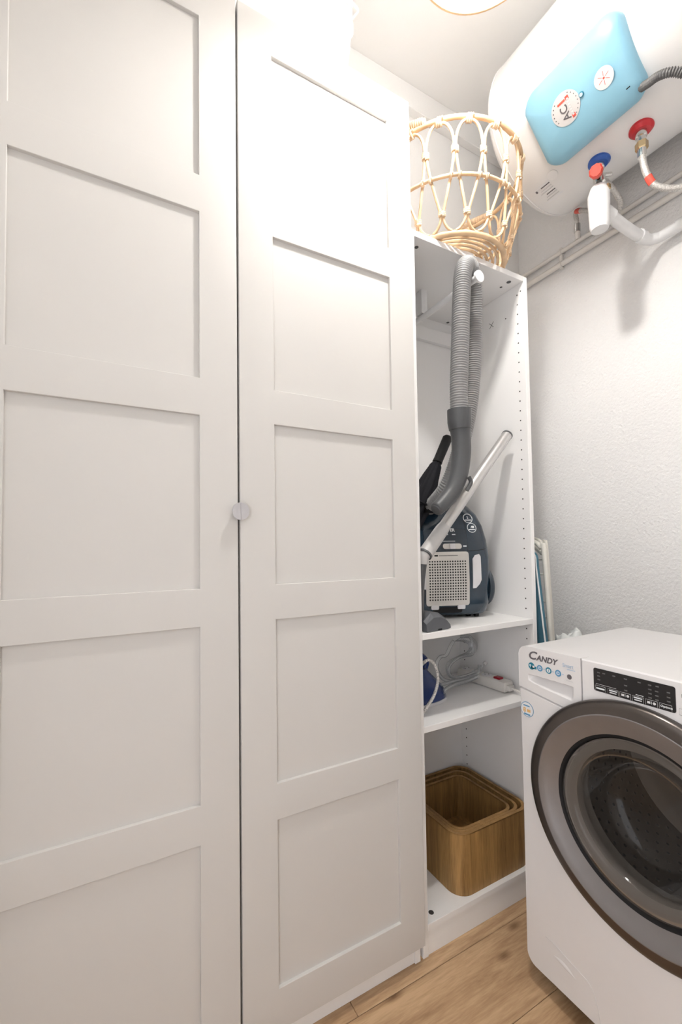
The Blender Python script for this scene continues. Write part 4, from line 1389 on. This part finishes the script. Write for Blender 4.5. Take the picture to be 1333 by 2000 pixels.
# the control fascia right of the drawer
fas = clip(clip(dense(front), lambda p: p[1]-SEAM_R-GAP), lambda p: DRAW-GAP*0.7-p[0])
def flat_plate(name, poly, x0, x1, m, parent, bevel=0.003):
    cy = sum(p[0] for p in poly)/len(poly); cz = sum(p[1] for p in poly)/len(poly)
    V = []
    ys = [p[0] for p in poly]; zs = [p[1] for p in poly]
    sy = 1-2*bevel/(max(ys)-min(ys)); sz = 1-2*bevel/(max(zs)-min(zs))
    cy, cz = (max(ys)+min(ys))/2, (max(zs)+min(zs))/2
    for x, s in ((x0, 1), (x0+bevel, 0), (x1, 0)):
        for y, z in poly:
            V.append((x, cy+(y-cy)*(sy if s else 1), cz+(z-cz)*(sz if s else 1)))
    n = len(poly)
    F = [tuple(range(n))[::-1], tuple(2*n+k for k in range(n))]
    for i in range(2):
        for k in range(n):
            F.append((i*n+k, i*n+(k+1) % n, (i+1)*n+(k+1) % n, (i+1)*n+k))
    o = raw(name, V, F, m, parent, True)
    o.data.set_sharp_from_angle(angle=math.radians(20))
    return o
flat_plate('control_fascia', fas, WX0, WX0+0.032, 'enamel', wm)
# detergent drawer with a scooped grip
NYd, NZd = 72, 60
V, F = [], []
idx = {}
def inside_front(y, z):
    # rounded top-left corner of the front
    cy, cz, r = WY0-0.026, WZ1-0.026, 0.026
    if y > cy and z > cz:
        d = math.hypot(y-cy, z-cz)
        if d > r: 
            return (cy+(y-cy)*r/d, cz+(z-cz)*r/d)
    return (y, z)
for j in range(NZd+1):
    for i in range(NYd+1):
        y = WY0+(DRAW+GAP*0.3-WY0)*i/NYd
        zlo = seam_z(y)+GAP
        z = zlo+(WZ1-zlo)*j/NZd
        y_, z_ = inside_front(y, z)
        top = 0.776
        t = (y-(-0.312))/((-0.194)-(-0.312))
        depth = 0.0
        if 0 < t < 1:
            bot = 0.742+0.016*t**1.5+0.002
            e = min(1, t/0.05, (1-t)/0.18)
            if z < top and z > bot:
                q = (top-z)/(top-bot)
                depth = 0.021*max(0.0, 1-q)**0.7*(e**0.5)
                depth *= min(1, (top-z)/0.0035)
        edge = min(y-DRAW, 1)
        V.append((WX0+depth, y_, z_)); 
for j in range(NZd):
    for i in range(NYd):
        a = j*(NYd+1)+i
        F.append((a, a+1, a+NYd+2, a+NYd+1))
# return to the shell behind
bidx = [i for i in range(NYd+1)]+[j*(NYd+1)+NYd for j in range(1, NZd+1)]+[NZd*(NYd+1)+i for i in range(NYd-1, -1, -1)]+[j*(NYd+1) for j in range(NZd-1, 0, -1)]
nb = len(V)
for q in bidx: V.append((WX0+0.032, V[q][1], V[q][2]))
for k in range(len(bidx)):
    k2 = (k+1) % len(bidx)
    F.append((bidx[k], bidx[k2], nb+k2, nb+k))
dw = raw('detergent_drawer', V, F, 'enamel', wm, True)
dw.data.set_sharp_from_angle(angle=math.radians(40))
def wf(y0, z0_, off=0.0004):
    return lambda x, y, z: (WX0-off-z, y0-x, z0_+y)
lettering('logo_lettering', 'C', 0.0285, wf(-0.195, 0.8165), 'greyprint', wm, shear=0.25, bold=0.0006, xs=1.15)
lettering('logo_lettering', 'ANDY', 0.0190, wf(-0.2195, 0.8165), 'greyprint', wm, shear=0.25, bold=0.0006, xs=1.02)
lettering('lettering', 'Smart', 0.0125, wf(-0.289, 0.8175), 'paleblue', wm, xs=0.9, bold=0.0001)
strip(wf(-0.300, 0.8125), 0, 0.020, 0, 0.002, 0.0002, 'paleblue', 'print_line', wm)
for i, (y, m_) in enumerate(((-0.205, 'tealprint'), (-0.2285, 'blueprint'), (-0.2525, 'tealprint'), (-0.2775, 'blueprint'))):
    f = wf(y, 0.7985)
    sticker('feature_icon', f, 0.0078 if i else 0.0088, 0.0003, m_, wm, seg=24)
    if i == 0:
        lettering('lettering', '9', 0.011, lambda x, yy_, z: f(x-0.006, yy_-0.004, 0.0005+z), 'stickwhite', wm)
        strip(f, -0.0, 0.014, -0.0058, 0.0008, 0.0003, 'tealprint', 'print_line', wm)
        strip(f, 0.003, 0.0085, -0.003, 0.002, 0.0006, 'stickwhite', 'print_line', wm)
    else:
        sticker('icon_centre', lambda x, yy_, z, f=f: f(x, yy_, 0.0005+z), 0.0048, 0.0001, 'paleblue' if i != 2 else 'stickwhite', wm, seg=18)
        if i == 2: strip(f, -0.0008, 0.0008, -0.003, 0.003, 0.0009, 'tealprint', 'print_line', wm)
        else: strip(f, -0.002, 0.003, -0.0008, 0.0008, 0.0009, 'blueprint', 'print_line', wm)
        strip(f, 0.0092, 0.0145, -0.001, 0.0012, 0.0002, 'paleblue', 'print_line', wm)
f = wf(-0.3055, 0.797)
sticker('feature_icon', f, 0.0058, 0.0002, 'greyprint', wm, seg=20)
strip(f, -0.008, 0.008, -0.0105, -0.009, 0.0002, 'stickgrey', 'print_line', wm)
f = wf(-0.1885, 0.6845)
sk = sticker('round_sticker', f, 0.0188, 0.0003, 'blueprint', wm, seg=36)
sticker('sticker_face', lambda x, y, z: f(x, y, 0.0004+z), 0.0174, 0.0002, 'stickwhite', wm, seg=36)
lettering('lettering', '8', 0.016, lambda x, y, z: f(x-0.011, y-0.0075, 0.0007+z), 'orange', wm, bold=0.0004)
strip(f, 0.0, 0.010, -0.006, 0.001, 0.0008, 'orange', 'print_line', wm)
strip(f, -0.010, 0.008, 0.0075, 0.0105, 0.0008, 'blueprint', 'print_line', wm)
strip(f, -0.009, 0.009, -0.0145, -0.0105, 0.0008, 'blueprint', 'print_line', wm)
# display
dis = prism('display', rrect(0.1545, 0.0495, 0.004, 4), (WX0-0.0012, -0.4400, 0.8085), (0, -1, 0), (0, 0, 1), (1, 0, 0), 0.0014, 'display', wm)
fd = wf(-0.4400, 0.8085, 0.0014)
bt = ['', '', '', '', '', 'Options']
for i in range(6):
    xc = -0.0632+i*0.0243+(0.002 if i else 0)
    w2 = 0.0105
    tubes('button_outline', [([fd(xc-w2, -0.0235, 0), fd(xc-w2, -0.0125, 0), fd(xc+w2, -0.0125, 0), fd(xc+w2, -0.0235, 0)], 0.00035, False)], 'stickgrey', dis, seg=4)
    if i == 5:
        lettering('button_lettering', 'Options', 0.0062, lambda x, y, z: fd(xc-0.0088+x, -0.0195+y, z), 'print', dis, bold=0.0001)
    elif i in (0,):
        strip(fd, xc-0.0088, xc+0.0088, -0.0198, -0.0165, 0.0002, 'print', 'button_print', dis)
    elif i in (1, 3):
        strip(fd, xc-0.0080, xc+0.0080, -0.0170, -0.0145, 0.0002, 'print', 'button_print', dis)
        strip(fd, xc-0.0070, xc+0.0070, -0.0212, -0.0190, 0.0002, 'stickgrey', 'button_print', dis)
    else:
        strip(fd, xc-0.0075, xc-0.0020, -0.0200, -0.0155, 0.0002, 'stickgrey', 'button_print', dis)
        strip(fd, xc-0.0004, xc+0.0004, -0.0205, -0.0150, 0.0002, 'print', 'button_print', dis)
        sticker('button_icon', lambda x, y, z: fd(xc+0.005+x, -0.0178+y, z), 0.0028, 0.0002, 'stickgrey', dis, seg=12)
strip(fd, 0.008, 0.022, -0.0098, -0.0088, 0.0002, 'print', 'display_print', dis)
strip(fd, -0.0725, -0.030, -0.0092, -0.0086, 0.0002, 'stickgrey', 'display_print', dis)
for (x, y) in ((-.066, .016), (-.055, .0165), (-.066, .0085), (-.066, .001), (-.034, .0165), (-.011, .0165), (-.011, .003), (-.011, -.007), (.015, .0165), (.034, .0165), (.047, .0175), (.034, .008), (.046, .0075), (.034, 0.0), (.046, -.001), (.034, -.008), (.046, -.009), (.066, .011), (.066, .002), (.066, -.006)):
    strip(fd, x-0.003, x+0.003, y-0.0012, y+0.0014, 0.0001, 'dimprint', 'display_icon', dis)
# print beside the display
tubes('side_outline', [([wf(-0.522, 0.783)(a, b, 0) for a, b in ((0, 0), (0.05, 0), (0.05, 0.012), (0, 0.012))], 0.0003, True)], 'greyprint', wm, seg=4)
strip(wf(-0.527, 0.786), 0.002, 0.008, 0.001, 0.006, 0.0002, 'greyprint', 'print_line', wm)
strip(wf(-0.527, 0.815), 0.000, 0.006, 0.001, 0.008, 0.0002, 'greyprint', 'print_line', wm)
# round door
dr = lathe('door', [(0.2165, WX0-0.0222), (0.2145, WX0-0.0228), (0.2120, WX0-0.0222), (0.200, WX0-0.0165), (0.186, WX0-0.0105), (0.1735, WX0-0.0060)], 'ringgrey', wm, (0, DYc, DZc), axis='X', seg=128, angle=30)
dr['label'] = 'titanium grey ring of the round door'
lathe('door_edge', [(0.2165, WX0-0.0222), (0.2300, WX0-0.0205), (0.2385, WX0-0.0185), (0.2425, WX0-0.0145), (0.2440, WX0-0.0090), (0.2440, WX0-0.0005), (0.20, WX0-0.0005)], 'ringdark', dr, (0, DYc, DZc), axis='X', seg=128, angle=50)
lathe('door_inner_edge', [(0.1735, WX0-0.0060), (0.1690, WX0-0.0050), (0.1660, WX0-0.0015), (0.1655, WX0+0.004)], 'black', dr, (0, DYc, DZc), axis='X', seg=128, angle=50)
lathe('door_glass', [(0.1640, WX0-0.004), (0.160, WX0-0.0095), (0.150, WX0-0.012), (0.136, WX0-0.012), (0.128, WX0-0.006), (0.122, WX0+0.02), (0.114, WX0+0.055), (0.100, WX0+0.078), (0.075, WX0+0.088), (0.0, WX0+0.090)], 'glass', dr, (0, DYc, DZc), axis='X', seg=96, angle=60)
lathe('door_gasket', [(0.164, WX0+0.002), (0.140, WX0+0.012), (0.138, WX0+0.03), (0.155, WX0+0.04), (0.150, WX0+0.07), (0.168, WX0+0.08)], 'gasket', wm, (0, DYc, DZc), axis='X', seg=96, angle=50)
dm = lathe('drum', [(0.165, WX0+0.078), (0.215, WX0+0.095), (0.228, WX0+0.12), (0.228, WX0+0.40), (0.20, WX0+0.42), (0.0, WX0+0.425)], 'drum', wm, (0, DYc, DZc), axis='X', seg=72, angle=40)
hl = []
for i in range(10):
    for k in range(54):
        a = 2*PI*(k+0.5*(i % 2))/54
        hl.append(((WX0+0.14+i*0.026, DYc+0.2275*math.cos(a), DZc+0.2275*math.sin(a)), (0, -math.cos(a), -math.sin(a)), 0.0042, 0.0006))
discs('drum_holes', hl, 'hole', dm, seg=6)
for k in range(3):
    a = 2*PI*k/3+0.5
    er = Vector((0, math.cos(a), math.sin(a))); et = Vector((0, -math.sin(a), math.cos(a)))
    c = Vector((0, DYc, DZc))
    V = []
    for x in (WX0+0.13, WX0+0.40):
        for r, t in ((0.226, -0.035), (0.19, -0.014), (0.182, 0.0), (0.19, 0.014), (0.226, 0.035)):
            V.append(c+Vector((x, 0, 0))+er*r+et*t)
    F = [(i, i+1, i+6, i+5) for i in range(4)]+[(0, 1, 2, 3, 4), (9, 8, 7, 6, 5)]
    raw('drum_lifter', V, F, 'lifter', wm)
# pump flap on the lower left of the front
fpth = [(-0.222, 0.146), (-0.245, 0.146), (-0.275, 0.139), (-0.305, 0.133), (-0.326, 0.128), (-0.336, 0.118), (-0.345, 0.095), (-0.352, 0.058)]
tube('pump_flap_joint', [(WX0-0.0002, y, z) for y, z in fpth], 0.0007, 'stickgrey', fp_, seg=5, sm=5)
V, F = [], []
for k in range(13):
    t = k/12
    y = -0.242-0.056*t
    z = 0.118+0.004*math.sin(PI*t)-0.010*t
    for dz, dx in ((-0.006*math.sin(PI*t)-0.0004, 0), (0, -0.0035*math.sin(PI*t)), (0.005*math.sin(PI*t)+0.0004, 0)):
        V.append((WX0+dx-0.0002, y, z+dz))
for k in range(12):
    for j in range(2):
        F.append((k*3+j, k*3+j+1, (k+1)*3+j+1, (k+1)*3+j))
raw('pump_flap_grip', V, F, 'enamel', fp_, True)
# base and feet
box('base', WX0+0.035, WX1-0.02, WY1+0.02, WY0-0.02, 0.018, 0.052, 'black', wm)
for x in (WX0+0.07, WX1-0.06):
    for y in (WY0-0.06, WY1+0.06):
        lathe('foot', [(0.0, 0.0005), (0.022, 0.0005), (0.022, 0.008), (0.010, 0.010), (0.010, 0.03), (0.0, 0.03)], 'black', wm, (x, y, 0), seg=16)
adopt(wm)

# ================================================================== things stored beside the cabinet
ib = empty('ironing_board', (1.05, 0.17, 0))
tag(ib, 'ironing board with teal cover standing upright beside the open cabinet', 'ironing board')
def board_outline(hw, top, bot, n=18):
    out = []
    for k in range(n+1):                       # rounded nose on top
        a = PI*k/n
        c, s_ = math.cos(a), math.sin(a)
        out.append((hw*0.79*math.copysign(abs(c)**0.45, c), top-0.06+0.06*abs(s_)**0.45))
    out += [(-hw, top-0.42), (-hw, bot+0.02), (-hw+0.02, bot), (hw-0.02, bot), (hw, bot+0.02), (hw, top-0.42)]
    return out
bo = board_outline(0.180, 1.092, 0.03)
prism('board_cover', bo, (1.030, 0.162, 0), (0, 1, 0), (0, 0, 1), (1, 0, 0), 0.016, 'teal', ib)
tube('cover_piping', [(1.0305, 0.162+y, z) for y, z in bo], 0.0028, 'white', ib, seg=7, closed=True, sm=0)
for y in (0.085, 0.235):
    tube('leg', [(1.062, y, 0.0065), (1.062, y, 0.90)], 0.006, 'cream', ib, seg=10)
tube('foot_bar', [(1.062, 0.05, 0.0066), (1.062, 0.27, 0.0066)], 0.006, 'cream', ib, seg=10)
adopt(ib)
rk = empty('drying_rack', (1.1, 0.17, 0))
tag(rk, 'folded cream tube drying rack standing behind the teal ironing board', 'drying rack')
def uframe(x, ya, yb, top, r, m, name, lean=0.0):
    P = [(x, ya-lean, 0.011), (x, ya-lean*0.5, 0.5), (x, ya, top-0.06), (x, ya+0.014, top-0.022), (x, ya+0.05, top), (x, (ya+yb)/2, top+0.002), (x, yb-0.05, top), (x, yb-0.014, top-0.022), (x, yb, top-0.06), (x, yb, 0.5), (x, yb, 0.011)]
    return tube(name, P, r, m, rk, seg=12, sm=6)
uframe(1.078, 0.020, 0.315, 1.116, 0.0085, 'cream', 'frame', 0.05)
uframe(1.106, 0.036, 0.310, 1.096, 0.0085, 'cream', 'frame', 0.05)
uframe(1.132, 0.050, 0.318, 1.126, 0.0065, 'cream', 'frame', 0.05)
for z in (0.25, 0.40, 0.55, 0.70, 0.85, 1.0):
    tube('rung', [(1.106, 0.03, z), (1.106, 0.31, z)], 0.003, 'cream', rk, seg=8)
    tube('rung', [(1.132, 0.045, z+0.05), (1.132, 0.318, z+0.05)], 0.003, 'cream', rk, seg=8)
for y in (0.02, 0.31):
    tube('hinge_pin', [(1.072, y, 0.62), (1.138, y+0.01, 0.62)], 0.004, 'cream', rk, seg=8)
adopt(rk)
# crumpled white plastic bag stuffed behind the washing machine
bm = bmesh.new()
bmesh.ops.create_icosphere(bm, subdivisions=5, radius=1.0)
from mathutils import noise as MN
for v in bm.verts:
    d = v.co.normalized()
    zz = d.z
    q = 1.0+0.09*MN.noise(d*2.6+Vector((3, 1, 7)))+0.05*MN.noise(d*6.3)+0.03*abs(MN.noise(d*12))
    flat = Vector((math.copysign(abs(d.x)**0.7, d.x)*0.085, math.copysign(abs(d.y)**0.7, d.y)*0.075, math.copysign(abs(zz)**0.5, zz)*0.385))
    p = Vector((1.262, 0.048, 0.394))+flat*q
    if zz > 0.75:
        p.z += 0.012*MN.noise(Vector((p.x*40, p.y*40, 2.0)))
    p.z = max(0.002, p.z)
    v.co = p
bgo = from_bm('plastic_bag', bm, 'bag', None, smooth=True)
tag(bgo, 'crumpled white plastic bag stuffed between washing machine and roughcast wall', 'bag')
